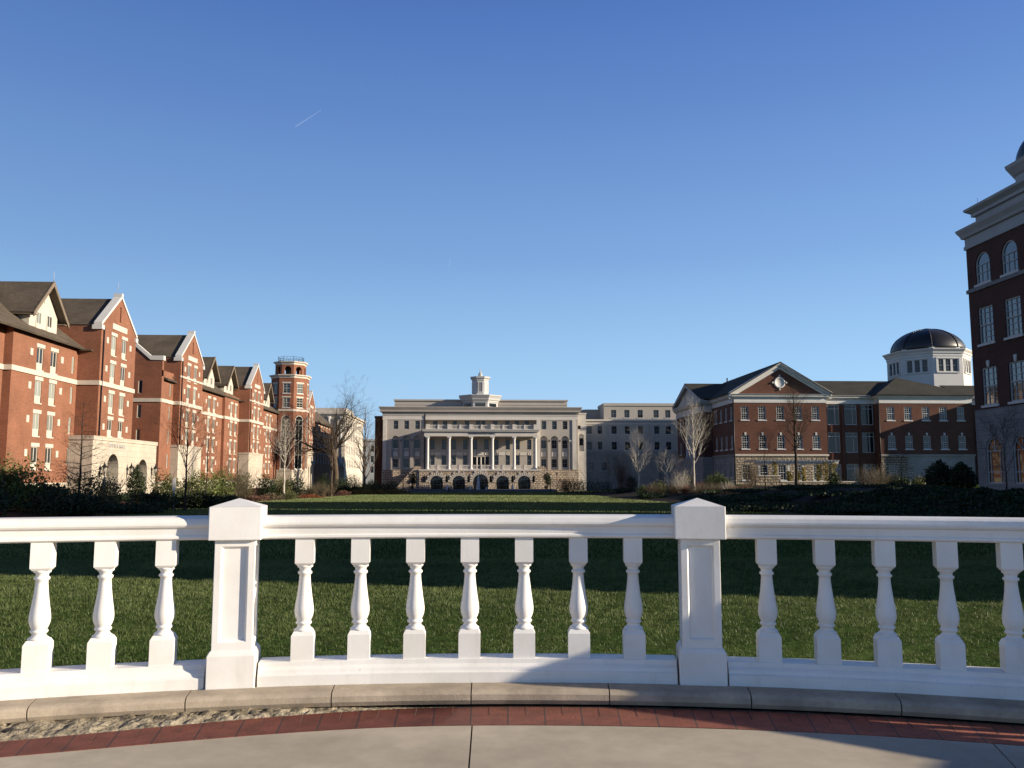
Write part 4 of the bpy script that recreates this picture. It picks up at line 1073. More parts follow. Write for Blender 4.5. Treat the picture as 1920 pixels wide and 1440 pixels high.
# pediment: recessed brick field, raking cornices, round oculus
pk = 18.0; zc = 13.78
mb.poly([Ws.p(.0,-.02,zc-.2), Ws.p(14,-.02,zc-.2), Ws.p(7,-.02,pk-.25)])
m = MB()
for s in (-1, 1):
    for (t0, t1, d1) in ((.0, .28, .72), (-.3, .0, .5), (-.72, -.3, .2)):
        pts = [(7+s*7.75, zc+t0-.06), (7+s*7.75, zc+t1-.06), (7, pk+t1+.28), (7, pk+t0+.28)]
        m.prism(pts, lambda p: Ws.p(p[0], -.1, p[1]), lambda p: Ws.p(p[0], d1, p[1]))
m.build('raking_cornice', M['trim'], PH)
m = MB(); m.lathe([(.86,0),(.86,.10),(.68,.14),(.62,.05),(0,.05)], (0,0,0), 28); o = obj('oculus', m.mesh('oculus', M['trim'], uv=False), PH); put(o, Ws, 7, 0, 15.5); o.rotation_euler = (PI/2, 0, 0)
m = MB()
for a, b in ((1.1, 0), (-1.1, 0), (0, 1.1), (0, -1.1)): m.box(7+a*.93-.11, 7+a*.93+.11, -.02, .16, 15.5+b*.93-.13, 15.5+b*.93+.13, Ws)
m.build('oculus_keys', M['trim'], PH)
# roofs: ridge running back, long cross wing and right pavilion
rf.slab([(46, PY-.75, pk+.58), (46, 153, pk+.58), (PX0-.8, 157, zc+.1), (PX0-.8, PY-.75, zc+.1)], .14)
rf.slab([(46, PY-.75, pk+.58), (46, 153, pk+.58), (53.8, 157, zc+.1), (53.8, PY-.75, zc+.1)], .14)
RX0, RX1 = 61.1, 75.4; LY = PY+1.7
rf.slab([(47.5, 135.5, 17.0), (69, 135.5, 17.0), (69, LY-.55, 13.7), (47.5, LY-.55, 13.7)], .14)
rf.slab([(47.5, 135.5, 17.0), (69, 135.5, 17.0), (69, 145, 13.7), (47.5, 145, 13.7)], .14)
ax, ay, az_ = 68.3, 133.6, 17.35
for p, q in (((RX0-.7, PY-.7), (RX1+.7, PY-.7)), ((RX1+.7, PY-.7), (RX1+.7, 142)), ((RX0-.7, 142), (RX0-.7, PY-.7)), ((RX1+.7, 142), (RX0-.7, 142))):
    rf.slab([(p[0], p[1], 13.72), (q[0], q[1], 13.72), (ax, ay, az_)], .14)
rf.build('roof', M['dkshingle'], PH)
# glazed link
Wk = south(PX1, LY); bx = [1.75, 4.45, 7.0]
BL = P_big(1.85, 3.05); BG2 = P_big(1.85, 3.5)
wall_win(mb, PH, Wk, 0, 8.1, -.6, 12.5, [(x, 9.3, BL) for x in bx]+[(x, 5.1, BL) for x in bx]+[(x, -.1, BG2) for x in bx])
entab(Wk, .05, 8.05, 12.45, PH, 3)
for a in (.3, 3.1, 5.75): 
    m = MB(); m.box(a-.16, a+.16, -.02, .22, -.6, 12.4, Wk); m.build('pier', M['dkbrick'], PH)
# right pavilion
Wr = south(RX0, PY); xr = [1.7, 4.35, 7.1, 9.8, 12.5]
wall_win(mb, PH, Wr, 0, RX1-RX0, 4.8, 12.5, [(x, 9.92, SN) for x in xr]+[(x, 5.62, SK) for x in xr])
s2 = MB(); wall_win(s2, PH, Wr, 0, 4.0, -.6, 4.55, [(1.7, 1.0, GSW)]); s2.build('stone_base', M['rockface'], PH)
s2 = MB(); wall_win(s2, PH, Wr, 4.0, RX1-RX0, -.6, 4.55, [(x, 1.0, GSW) for x in xr[1:]]); s2.box(-.12, RX1-RX0+.1, -.3, .14, 4.55, 4.82, Wr); s2.build('stone_base', M['greystone'], PH)
entab(Wr, 0, RX1-RX0, 12.45, PH, 16)
for x in (PX1, RX0, RX1): mb.poly([(x, PY, -.6), (x, PY+16, -.6), (x, PY+16, 12.5), (x, PY, 12.5)])
# set back end and the shadow-casting east wing
mb.box(75.5, 100, 127.5, 140, -.5, 12.5); mb.box(80, 100, 120.2, 127.4, -.5, 12.6)
mb.build('wall', M['dkbrick'], PH)
entab(south(75.5, 127.5), 0, 4.4, 12.45, PH, 6)
m = MB(); m.slab([(75.6, 126.8, 13.75), (100, 126.8, 13.75), (100, 134, 16.2), (75.6, 134, 16.2)], .14); m.slab([(79.3, 119.6, 12.9), (100, 119.6, 12.9), (100, 127.3, 16), (84, 127.3, 16)], .14); m.build('roof', M['dkshingle'], PH)
# west portico
PXW = 37.4; Wv = west(PXW, 154.2); LW = 17.6
m = MB(); loft(m, [(.02,11.9),(.1,11.95),(.1,12.4),(.04,12.42),(.04,13.0),(.2,13.05),(.45,13.3),(.62,13.7),(.62,13.8),(.2,13.82)], 0, LW, 1.7, Wv); m.build('portico_entablature', M['trimgrey_shade'], PH)
m = MB(); m.prism([(-.1,13.82),(LW+.1,13.82),(LW/2,16.9)], lambda p: Wv.p(p[0], -.05, p[1]), lambda p: Wv.p(p[0], -1.7, p[1])); m.build('portico_pediment', M['trimgrey_shade'], PH)
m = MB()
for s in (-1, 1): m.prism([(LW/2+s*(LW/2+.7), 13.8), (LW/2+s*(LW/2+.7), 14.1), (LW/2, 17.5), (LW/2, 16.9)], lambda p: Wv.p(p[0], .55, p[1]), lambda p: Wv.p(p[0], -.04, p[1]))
m.build('raking_cornice', M['trimgrey_shade'], PH)
m = MB()
for s in (-1, 1): m.slab([Wv.p(LW/2, .6, 17.55), Wv.p(LW/2, -9, 17.55), Wv.p(LW/2+s*(LW/2+.8), -9, 14.1), Wv.p(LW/2+s*(LW/2+.8), .6, 14.1)], .1)
m.build('roof', M['dkshingle'], PH)
cw = MB(); cw.lathe([(.5,0),(.5,.25),(.4,.3),(.42,2.5),(.36,6.7),(.5,7.0),(.5,7.25)], (0,0,0), 16); cwm = cw.mesh('column', M['trimgrey_shade'], uv=False)
for i in range(4): put(obj('column', cwm, PH), Wv, 5.6+i*(LW-11.2)/3, -.6, 4.65)
Wp_ = Wall(*Wv.p(0, -.12, 0)[:2], *Wv.u)
for a, b, c in ((0, 4.9, 2.4), (LW-4.9, LW, LW-2.4)):
    m = MB(); wall_win(m, PH, Wp_, a, b, 4.65, 11.9, [(c, 9.3, SN), (c, 5.4, SN)])
    for e in (a, b): m.poly([Wv.p(e,-.12,4.65), Wv.p(e,-1.6,4.65), Wv.p(e,-1.6,11.9), Wv.p(e,-.12,11.9)])
    m.build('portico_pier', M['dkbrick_shade'], PH)
m = MB(); m.box(0, LW, -1.59, .1, -1.5, 4.65, Wv); m.build('portico_base', M['greystone_shade'], PH)
for a in ((PX0-.12, PY-.1), (RX0-.15, PY-.1)):
    m = MB(); m.tube((a[0], a[1], -.5), (a[0], a[1], 13.0), .09, .09, 8); m.build('downpipe', M['iron'], PH)
m = MB(); m.tube((PXW-.1, 136.5, 5), (PXW-.1, 136.5, 13.5), .09, .09, 8); m.build('downpipe', M['iron'], PH)
m = MB(); m.tube((46, PY+26, 18.3), (46, PY+26, 19.2), .12, .12, 6); m.build('roof_vent', M['iron'], PH)

# ------------------------------------------------------------------ domed rotunda behind it
RT = thing('domed_rotunda', (79.2, 143.5, 0), 'white octagonal rotunda with black dome rising behind the brown roof on the right', 'rotunda')
rx, ry, ra = 79.2, 143.5, 6.1
mb = MB(); RW = P_sash(.85, 2.05, 'dkglass', 'gframe', False, 1, 4, False)
for k in range(8):
    W, wd = octwall(rx, ry, ra, k); ang = 0
    wall_win(mb, RT, W, 0, wd, 0, 21.55, [(wd/2+i*1.2, 18.95, RW) for i in (-1, 0, 1)])
    m = MB()
    m.box(wd/2-2.0, wd/2+2.0, -.02, .14, 21.1, 21.3, W); m.box(wd/2-2.0, wd/2+2.0, -.02, .18, 18.7, 18.88, W)
    for e in (-1.95, 1.95): m.box(wd/2+e-.12, wd/2+e+.12, -.02, .12, 18.88, 21.1, W)
    m.build('window_surround', M['trim'], RT)
mb.build('wall', M['trim'], RT)
m = MB(); octring(m, rx, ry, [(ra,21.5),(ra+.1,21.55),(ra+.1,21.95),(ra+.25,22.0),(ra+.3,22.25),(ra+.6,22.6),(ra+.65,22.8),(ra-.5,22.9),(ra-.5,23.1),(ra-1.0,23.15)]); m.build('cornice', M['trim'], RT)
m = MB(); dome = [((ra-.2)*math.cos(t), 23.0+3.95*math.sin(t)) for t in [i*PI/2/14 for i in range(15)]]; dome[-1] = (.001, dome[-1][1])
m.lathe(dome, (rx, ry, 0), 48); d = m.build('dome', M['dome'], RT, uv=False)
for k in range(8):
    a = PI/8+k*PI/4; m = MB()
    pts = [(rx+(r+.03)*math.cos(a), ry+(r+.03)*math.sin(a), z+.03) for r, z in dome[:-1]]
    for p, q in zip(pts, pts[1:]): m.tube(p, q, .1, .1, 5)
    m.build('rib', M['dome'], d, uv=False)
m = MB(); m.lathe([(.75,26.8),(.75,27.08),(.5,27.15),(0,27.2)], (rx, ry, 0), 16); m.build('cap', M['dome'], d, uv=False)

# ------------------------------------------------------------------ tall brick hall close on the right
NX, NY, NS = 34.0, 56.0, 11.2
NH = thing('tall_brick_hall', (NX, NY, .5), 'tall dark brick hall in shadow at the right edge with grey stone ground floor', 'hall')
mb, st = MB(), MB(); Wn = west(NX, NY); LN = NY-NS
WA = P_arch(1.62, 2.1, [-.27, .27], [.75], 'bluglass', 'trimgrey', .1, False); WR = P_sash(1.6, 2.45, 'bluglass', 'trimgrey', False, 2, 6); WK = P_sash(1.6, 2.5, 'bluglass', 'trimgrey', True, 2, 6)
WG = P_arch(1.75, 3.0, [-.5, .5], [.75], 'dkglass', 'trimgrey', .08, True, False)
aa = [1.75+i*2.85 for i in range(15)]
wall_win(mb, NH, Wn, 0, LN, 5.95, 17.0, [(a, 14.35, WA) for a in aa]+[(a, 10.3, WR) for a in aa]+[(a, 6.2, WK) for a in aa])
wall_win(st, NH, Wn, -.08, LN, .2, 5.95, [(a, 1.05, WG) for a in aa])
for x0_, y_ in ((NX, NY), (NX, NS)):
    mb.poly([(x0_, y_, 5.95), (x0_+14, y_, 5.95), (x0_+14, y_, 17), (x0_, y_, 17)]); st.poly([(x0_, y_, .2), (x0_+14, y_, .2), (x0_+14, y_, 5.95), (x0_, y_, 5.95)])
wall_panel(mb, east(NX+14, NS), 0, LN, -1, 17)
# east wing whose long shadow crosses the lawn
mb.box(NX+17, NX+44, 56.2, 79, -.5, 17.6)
mb.build('wall', M['dkbrick_shade'], NH); st.build('stone_base', M['greystone_shade'], NH)
m = MB(); m.box(-.1, LN, -.1, .1, 13.95, 14.2, Wn); m.build('belt_course', M['greystone_shade'], NH)
m = MB(); loft(m, [(.02,17.0),(.1,17.02),(.1,17.25),(.04,17.28),(.04,17.75),(.2,17.82),(.25,18.0),(.42,18.3),(.45,18.45),(-.5,18.5)], 0, LN, 14, Wn); m.build('entablature', M['trimgrey_shade'], NH)
m = MB(); loft(m, [(-.5,18.5),(-.5,19.2),(-.3,19.25),(-.3,19.45),(.02,19.7),(.04,19.85),(-1,19.9)], 0, LN, 14, Wn); m.build('attic', M['trimgrey_shade'], NH)
m = MB(); m.box(NX+16.6, NX+44.2, 56.1, 79.3, 17.6, 20.4); m.build('wing_attic', M['trimgrey_shade'], NH)
# cupola on its roof
cx, cy = 37.75, 51.5; m = MB(); octring(m, cx, cy, [(2.3,19.85),(2.3,21.0),(2.45,21.1),(2.8,21.55),(2.85,21.75),(2.3,21.85)]); o = m.build('cupola', M['trimgrey_shade'], NH)
m = MB(); m.lathe([(2.42*math.cos(t)+.001, 21.8+2.5*math.sin(t)) for t in [i*PI/20 for i in range(11)]], (cx, cy, 0), 32); m.build('dome', M['dome'], o, uv=False)
m = MB(); m.tube((NX+.6, NY-.7, 19.8), (NX+.6, NY-.7, 20.5), .02, .01, 4); m.build('lightning_rod', M['trimgrey_shade'], NH, uv=False)
mb = MB(); wall_win(mb, CN, west(62, 208), 0, 15, -2, 22.4, [(2+i*3.6, z, SN) for i in range(4) for z in (3, 7.5, 12, 16.5)])  # added unseen block that throws the shadow onto the grey hall
mb.box(62.05, 80, 193, 208, -2, 22.4); mb.build('unseen_shadow_block', M['dkbrick'], CN); m = MB(); m.box(61.6, 80.4, 192.6, 208.4, 22.4, 22.9); m.build('cornice', M['trimgrey'], CN)

# pediment hall and rotunda enlarged, moved back so their shadow misses most far lawn
PH.scale = RT.scale = (1.12,)*3; PH.location = (51.5, 140.0, .05); RT.location = (88.7, 160.7, -.18)

# ------------------------------------------------------------------ plants
def foliage(name, m, parent, blobs, n, leaf, seed, shell=.45, upright=0.0):
    """many small leaf faces spread through lumpy ellipsoids (cx,cy,cz,rx,ry,rz)"""
    rng = np.random.default_rng(seed); P = []
    vol = np.array([b[3]*b[4]*b[5] for b in blobs])**.67; cnt = (n*vol/vol.sum()).astype(int)+1
    for b, c in zip(blobs, cnt):
        d = rng.normal(size=(c, 3)); d /= np.linalg.norm(d, axis=1)[:, None]
        lump = 1+.16*np.sin(d[:, 0]*7+b[0])*np.sin(d[:, 1]*6+b[1])+.12*np.sin(d[:, 2]*9+d[:, 0]*5)+rng.normal(0, .07, c)
        r = rng.uniform(shell, 1, c)**.6*lump
        P.append(np.array(b[:3])+d*r[:, None]*np.array(b[3:6]))
    P = np.concatenate(P); k = len(P)
    u = rng.normal(size=(k, 3)); u[:, 2] += upright; u /= np.linalg.norm(u, axis=1)[:, None]
    v = np.cross(u, rng.normal(size=(k, 3))); v /= np.linalg.norm(v, axis=1)[:, None]
    s = leaf*rng.uniform(.6, 1.4, k)[:, None]
    V = np.stack([P-u*s, P+v*s*.45, P+u*s, P-v*s*.45], 1).reshape(-1, 3)
    off = np.array(parent_loc(parent)) if parent else 0
    return obj(name, np_mesh(name, V-off, np.arange(4*k).reshape(-1, 4), m), parent)
def segs_mesh(name, segs, m, parent, n=4):
    """tapered tubes (p0,p1,r0,r1) as one mesh"""
    A = np.array([(*a, *b, r, q) for a, b, r, q in segs]); p0 = A[:, :3]; p1 = A[:, 3:6]; d = p1-p0; d /= np.linalg.norm(d, axis=1)[:, None]+1e-9
    ref = np.where(np.abs(d[:, 2:3]) > .9, np.array([[1., 0, 0]]), np.array([[0, 0, 1.]])); x = np.cross(d, ref); x /= np.linalg.norm(x, axis=1)[:, None]; y = np.cross(d, x)
    rings = []
    for p, r in ((p0, A[:, 6]), (p1, A[:, 7])):
        for k in range(n):
            a = 2*PI*k/n; rings.append(p+(x*math.cos(a)+y*math.sin(a))*r[:, None])
    V = np.stack(rings, 1).reshape(-1, 3); N = len(A); base = np.arange(N)[:, None]*(2*n)
    F = np.concatenate([base+np.array([k, (k+1) % n, n+(k+1) % n, n+k]) for k in range(n)])
    return obj(name, np_mesh(name, V-np.array(parent_loc(parent)), F, m, True), parent)
def grow(out, p, d, L, r, lvl, maxl, rng, up, kids, spread):
    """wandering tapering branch with side shoots"""
    n = 5 if lvl < 2 else 3; q = Vector(p); d = Vector(d).normalized(); rr = r
    for i in range(n):
        d = (d+Vector((rng.gauss(0, .09), rng.gauss(0, .09), up+rng.gauss(0, .05)))).normalized()
        e = q+d*(L/n); r2 = r*(1-.8*(i+1)/n); out.append((tuple(q), tuple(e), rr, r2)); q = e; rr = r2
        if lvl < maxl and i >= (1 if lvl else 0):
            for k in range(kids):
                ax = d.orthogonal().normalized(); ax = Matrix.Rotation(rng.uniform(0, 2*PI), 3, d) @ ax
                c = (d*math.cos(spread)+ax*math.sin(spread*rng.uniform(.7, 1.2))).normalized()
                grow(out, q, c, L*rng.uniform(.34, .55), max(rr*.6, .006), lvl+1, maxl, rng, up*1.1, kids, spread)
def bare_tree(x, y, H, crown, label, bark, clear=.25, ang=40, nprim=22, seed=1, r0=None, maxl=3, cat='tree', lean=0, kids=2, up=.05, group=None, z=None):
    rng = random.Random(seed); z = terrain(x, y) if z is None else z
    t = thing('bare_tree', (x, y, z), label, cat, group); r0 = r0 or H*.014
    tr, br = [], []; q = Vector((x, y, z-.1)); N = 12
    for i in range(N):
        e = Vector((x+lean*((i+1)/N)**1.5+rng.gauss(0, .02*H/10), y+rng.gauss(0, .02*H/10), z+H*(i+1)/N))
        a, b = r0*(1-.93*i/N), r0*(1-.93*(i+1)/N); tr.append((tuple(q), tuple(e), a*(1.3 if i == 0 else 1), b)); q = e
    for k in range(nprim):
        t_ = clear+(.97-clear)*(k+rng.random())/nprim; i = min(N-1, int(t_*N)); p = Vector(tr[i][0]).lerp(Vector(tr[i][1]), t_*N-i)
        az = k*2.4+rng.uniform(-.5, .5); prof = (1-((t_-clear)/(1-clear)))**.75*.9+.12
        a = R(ang+rng.uniform(-10, 10)); d = Vector((math.cos(az)*math.sin(a), math.sin(az)*math.sin(a), math.cos(a)))
        L = crown*prof/max(.35, math.sin(a)); grow(br, p, d, L, max(.012, r0*(1-.93*t_)*.5), 1, maxl, rng, up, kids, R(36))
    segs_mesh('trunk', tr, bark, t, 8); segs_mesh('branches', br, bark, t, 3); return t
def twig_shrub(x, y, H, W_, label, m, seed, n=40, cat='shrub', group=None, maxl=3):
    rng = random.Random(seed); z = terrain(x, y); t = thing('twig_shrub', (x, y, z), label, cat, group); out = []
    for k in range(n):
        a = rng.uniform(0, 2*PI); s = rng.uniform(.05, 1); d = Vector((math.cos(a)*s*W_/H*.6, math.sin(a)*s*W_/H*.6, 1))
        grow(out, (x+math.cos(a)*s*W_*.15, y+math.sin(a)*s*W_*.15, z-.05), d, H*rng.uniform(.6, 1.0), .022, 1, maxl, rng, .02, 2, R(28))
    segs_mesh('stems', out, m, t, 3); return t
def shrub(x, y, W_, H, label, m, seed, n=1600, leaf=.11, cat='shrub', nb=7, stems=True, flat=1.0, group=None, shell=.45, name='shrub'):
    rng = random.Random(seed); z = terrain(x, y); t = thing(name, (x, y, z), label, cat, group); bl = []
    for k in range(nb):
        a = rng.uniform(0, 2*PI); s = rng.uniform(.15, .75)*W_/2; hh = H*rng.uniform(.5, .9)
        bl.append((x+math.cos(a)*s, y+math.sin(a)*s*.8, z+hh*.52, W_*rng.uniform(.22, .36), W_*rng.uniform(.2, .32), hh*.5))
    bl.append((x, y, z+H*.45, W_*.3, W_*.26, H*.45))
    foliage('foliage', m, t, bl, n, leaf, seed, shell)
    if stems:
        out = []
        for k in range(9):
            a = rng.uniform(0, 2*PI); grow(out, (x, y, z-.05), (math.cos(a)*.5, math.sin(a)*.5, 1), H*.95, .035, 2, 3, rng, .02, 2, R(30))
        segs_mesh('stems', out, M['bark'], t, 3)
    return t
def px(p, Y): return at_y(p, 890, Y)[0]
def zt(py, Y): return at_y(500, py, Y)[2]
def hgt(p, py, Y): x = px(p, Y); return max(.45, zt(py, Y)-terrain(x, Y))
def clipped(x, y, lx, ly, h, label, m, seed, n=2500, leaf=.07, cat='hedge', group=None):
    z = terrain(x, y); t = thing('clipped_hedge', (x, y, z), label, cat, group); rng = np.random.default_rng(seed)
    bl = []; nx_ = max(1, int(lx/.8))
    for i in range(nx_): bl.append((x-lx/2+lx*(i+.5)/nx_, y, z+h*.5, lx/nx_*.62, ly*.5, h*.54))
    foliage('foliage', m, t, bl, n, leaf, seed, .6)
    out = []
    for i in range(nx_): out.append(((bl[i][0], y, z-.05), (bl[i][0]+.05, y, z+h*.7), .05, .02))
    segs_mesh('stems', out, M['bark'], t, 4); return t

# left bank, near to far (px = column in the photo, Y = distance along the lawn)
def L_sh(p, Y, top, wpx, label, m, seed, **k):
    x = px(p, Y); d = Y*1.03; return shrub(x, Y, wpx/FPX*d, hgt(p, top, Y), label, M[m], seed, **k)
L_sh(18, 60, 848, 96, 'large loose shrub with sunlit top at the left edge', 'lf_green', 11, n=5000, leaf=.12, shell=.2)
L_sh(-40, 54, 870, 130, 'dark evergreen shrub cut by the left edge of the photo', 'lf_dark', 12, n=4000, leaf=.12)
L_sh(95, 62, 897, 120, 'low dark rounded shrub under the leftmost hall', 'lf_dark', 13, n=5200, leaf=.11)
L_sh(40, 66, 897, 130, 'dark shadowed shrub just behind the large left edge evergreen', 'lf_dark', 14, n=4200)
L_sh(158, 66, 868, 105, 'airy small leaved shrub below the dark bare tree by the cream porch', 'lf_olive', 15, n=2300, leaf=.09, shell=.2)
L_sh(205, 70, 884, 62, 'thin leafy shrub in front of the first porch arch', 'lf_olive', 16, n=1500, leaf=.09, shell=.2)
L_sh(135, 58, 915, 130, 'low dark shrub at the foot of the dark bare tree', 'lf_dark', 17, n=4200)
clipped(px(212, 82), 82, 3.2, 1.5, hgt(212, 929, 82), 'low clipped box hedge in front of the first porch arch', M['lf_ivy'], 18)
clipped(px(252, 84), 84, 2.6, 1.6, hgt(252, 925, 84), 'rounded clipped bush at the foot of the dark evergreen column', M['lf_ivy'], 19)
def cone(x, y, W_, H, label, m, seed, n=3000, leaf=.1):
    z = terrain(x, y); t = thing('evergreen_column', (x, y, z), label, 'evergreen')
    bl = [(x, y, z+H*f, W_/2*w_, W_/2*w_, H*.16) for f, w_ in ((.12,.9),(.28,1.0),(.45,.97),(.62,.85),(.77,.65),(.89,.42),(.97,.2))]
    foliage('foliage', M[m], t, bl, n, leaf, seed, .55); segs_mesh('trunk', [((x, y, z-.1), (x, y, z+H*.8), .09, .03)], M['bark'], t, 6); return t
cone(px(256, 92), 92, 2.1, hgt(256, 879, 92), 'dark evergreen column standing at the second porch arch', 'lf_dark', 20)
L_sh(304, 84, 872, 64, 'pale olive shrub right of the cream porch', 'lf_olive', 21, n=3000, leaf=.1)
L_sh(335, 78, 915, 90, 'low dark shrub below the small white sign', 'lf_dark', 22, n=3600)
L_sh(372, 92, 872, 74, 'fresh green shrub behind the slim dark tree', 'lf_green', 23, n=3400)
L_sh(412, 96, 868, 52, 'bright green rounded shrub left of the grey twiggy thicket', 'lf_green', 24, n=3000)
L_sh(385, 76, 917, 70, 'low dark shrub at the foot of the slim dark tree', 'lf_dark', 25, n=3000)
L_sh(290, 72, 918, 80, 'low dark shrub right of the clipped box hedges', 'lf_dark', 26, n=3600)
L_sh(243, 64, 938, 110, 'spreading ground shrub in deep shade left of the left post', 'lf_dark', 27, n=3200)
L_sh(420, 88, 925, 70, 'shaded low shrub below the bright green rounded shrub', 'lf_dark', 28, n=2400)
L_sh(458, 104, 877, 62, 'olive grey thicket with many fine twigs behind the left post', 'lf_olive', 29, n=2200, shell=.2)
twig_shrub(px(446, 98), 98, hgt(446, 893, 98), 3.4, 'pale grey twiggy bush just left of the left post', M['lf_brown'], 30, n=60)
L_sh(497, 114, 882, 50, 'dark green shrub between the thicket and the pale barked tree', 'lf_ivy', 31, n=2600)
L_sh(525, 126, 884, 46, 'mid green shrub around the pale barked tree', 'lf_olive', 32, n=2600)
L_sh(557, 132, 886, 44, 'dark green rounded shrub below the octagonal tower', 'lf_ivy', 33, n=2800)
for i, (p, Y, t_, w_, lb) in enumerate([(478, 104, 925, 50, 'low russet shrub behind the left post'), (508, 112, 922, 40, 'low brown shrub under the dark green shrub'), (545, 118, 918, 46, 'low olive mound right of the pale trunk'), (440, 94, 934, 60, 'low brown mound in shade left of the left post')]):
    L_sh(p, Y, t_, w_, lb, ('lf_red', 'lf_brown', 'lf_olive', 'lf_brown')[i], 40+i, n=1400, leaf=.08, stems=False)
L_sh(582, 126, 926, 50, 'patch of russet ground cover at the edge of the lawn', 'orange', 45, n=1500, leaf=.08, stems=False, cat='ground cover')
for i, (p, Y, t_, lb) in enumerate([(583, 134, 908, 'tan clump of grass below the tower porch'), (603, 138, 907, 'tall tan grass clump right of the tower porch'), (618, 142, 910, 'tan grass clump at the pale trunk')]):
    twig_shrub(px(p, Y), Y, hgt(p, t_, Y), 2.6, lb, M['lf_brown'], 50+i, n=90, cat='grass clump', maxl=2)
L_sh(608, 168, 882, 34, 'dark evergreen between the gabled wing and the big crooked tree', 'lf_ivy', 55, n=2200)
L_sh(638, 170, 888, 40, 'dark evergreen at the foot of the big crooked tree', 'lf_dark', 56, n=2400)
L_sh(664, 186, 884, 44, 'green shrub below the cream classical hall', 'lf_ivy', 57, n=2200)
L_sh(700, 176, 893, 36, 'green mound right of the pale many stemmed tree', 'lf_olive', 58, n=1800)
L_sh(733, 182, 896, 36, 'olive mound by the left stair of the terrace', 'lf_olive', 59, n=1800)
clipped(px(672, 168), 168, 8.5, 2.0, hgt(672, 906, 168), 'long dark clipped hedge beyond the far left corner of the lawn', M['lf_dark'], 60, n=3600, leaf=.1)
clipped(px(718, 176), 176, 6.0, 1.6, hgt(718, 908, 176), 'dark clipped hedge left of the fountain', M['lf_ivy'], 61, n=2600, leaf=.1)
for i, (p, lb) in enumerate([(668, 'leftmost of the ochre mounds along the far end of the lawn'), (690, 'second ochre mound from the left at the far end of the lawn'), (712, 'third ochre mound from the left at the far end of the lawn'), (735, 'fourth ochre mound from the left at the far end of the lawn'), (756, 'rightmost of the ochre mounds along the far end of the lawn')]):
    L_sh(p, 160+i*2.2, 916, 26, lb, 'lf_ochre', 64+i, n=900, leaf=.09, stems=False, group='ochre mounds at the far end of the lawn')
L_sh(642, 150, 917, 34, 'reddish brown mound at the foot of the trees', 'lf_red', 70, n=1000, leaf=.08, stems=False)

# trees on the left
def T(p, Y, top, crown, label, bark, **k):
    x = px(p, Y); return bare_tree(x, Y, hgt(p, top, Y), crown, label, M[bark], **k)
T(150, 66, 748, 1.9, 'dark leafless tree with level branches before the cream porch', 'bark', ang=72, nprim=34, seed=3, clear=.2, up=.0, maxl=3)
T(349, 70, 775, 2.1, 'slim dark leafless tree with rising branches left of the left post', 'bark', ang=38, nprim=26, seed=4, clear=.36)
T(388, 86, 800, 1.3, 'thin dark sapling right of the slim dark tree', 'bark', ang=40, nprim=14, seed=5, clear=.4, r0=.09)
T(533, 118, 792, 1.7, 'young pale barked leafless tree in front of the octagonal tower', 'palebark', ang=30, nprim=26, seed=6, clear=.36, r0=.17)
T(622, 142, 800, 2.0, 'straight pale trunked young tree right of the gabled wing', 'bark2', ang=28, nprim=26, seed=7, clear=.35, r0=.17)
T(683, 180, 762, 3.6, 'pale leafless tree with forked stems left of the cupola hall', 'bark2', ang=36, nprim=30, seed=8, clear=.14, r0=.32)
T(445, 120, 800, 2.2, 'thin brown sapling against the second gabled bay', 'bark2', ang=40, nprim=16, seed=9, clear=.3, r0=.09)
# big crooked tree
def big_tree():
    Y = 178; x = px(629, Y); z = terrain(x, Y); H = hgt(629, 738, Y); rng = random.Random(21)
    t = thing('bare_tree', (x, Y, z), 'tallest dark crooked tree with wide spreading limbs beside the cream classical hall', 'tree')
    tr = []; pts = [(0,0,-.2),(.1,0,4),(-.3,0,7.5),(-.9,.2,10)]
    for i in range(3): tr.append(((x+pts[i][0], Y+pts[i][1], z+pts[i][2]), (x+pts[i+1][0], Y+pts[i+1][1], z+pts[i+1][2]), .62-.08*i, .56-.08*i))
    br = []; top = Vector(tr[-1][1])
    for dx, dy, dz, L, r in ((-1,.2,.25,9,.3),(-.75,-.4,.8,8,.26),(.2,.1,1,10,.32),(.7,.3,1,9.5,.28),(.5,-.6,.7,8,.22),(-.3,.7,1,8.5,.24),(1,-.1,.55,7,.2),(-.95,0,-.05,7,.2)):
        p = top+Vector((0, 0, rng.uniform(-2.2, .1))); grow(br, p, (dx, dy, dz), L, r, 0, 4, rng, .05, 2, R(38))
    segs_mesh('trunk', tr, M['bark2'], t, 9); segs_mesh('branches', br, M['bark'], t, 4)
big_tree()

# right side
RT_ = 'pale barked young trees at the far right edge of the lawn'
T(1198, 121, 812, 1.9, 'pale bare young tree nearest the grey hall, with a clear white trunk', 'palebark', ang=34, nprim=24, seed=31, clear=.3, r0=.15, group=RT_)
T(1254, 120, 848, 1.5, 'smallest pale bare tree, slightly leaning, between two taller pale trees', 'palebark', ang=40, nprim=14, seed=32, clear=.35, r0=.14, lean=-.8, group=RT_)
T(1301, 119, 752, 2.2, 'tallest pale bare tree, before the west portico of the pediment building', 'palebark', ang=32, nprim=30, seed=33, clear=.27, r0=.19, group=RT_)
T(1493, 92, 728, 1.8, 'dark bare tree in front of the pediment building', 'bark', ang=32, nprim=36, seed=34, clear=.36, r0=.2, up=.06)
T(1434, 86, 815, 1.0, 'thin dark sapling in front of the left pergola post', 'bark', ang=25, nprim=8, seed=35, clear=.5, r0=.06)
T(1886, 47, 800, 1.2, 'small dark bare sapling before the ground floor arches of the near right hall', 'bark', ang=32, nprim=16, seed=36, clear=.3, r0=.05)
T(1690, 84, 860, 1.2, 'thin bare sapling before the right pavilion', 'bark', ang=35, nprim=10, seed=37, clear=.3, r0=.05)
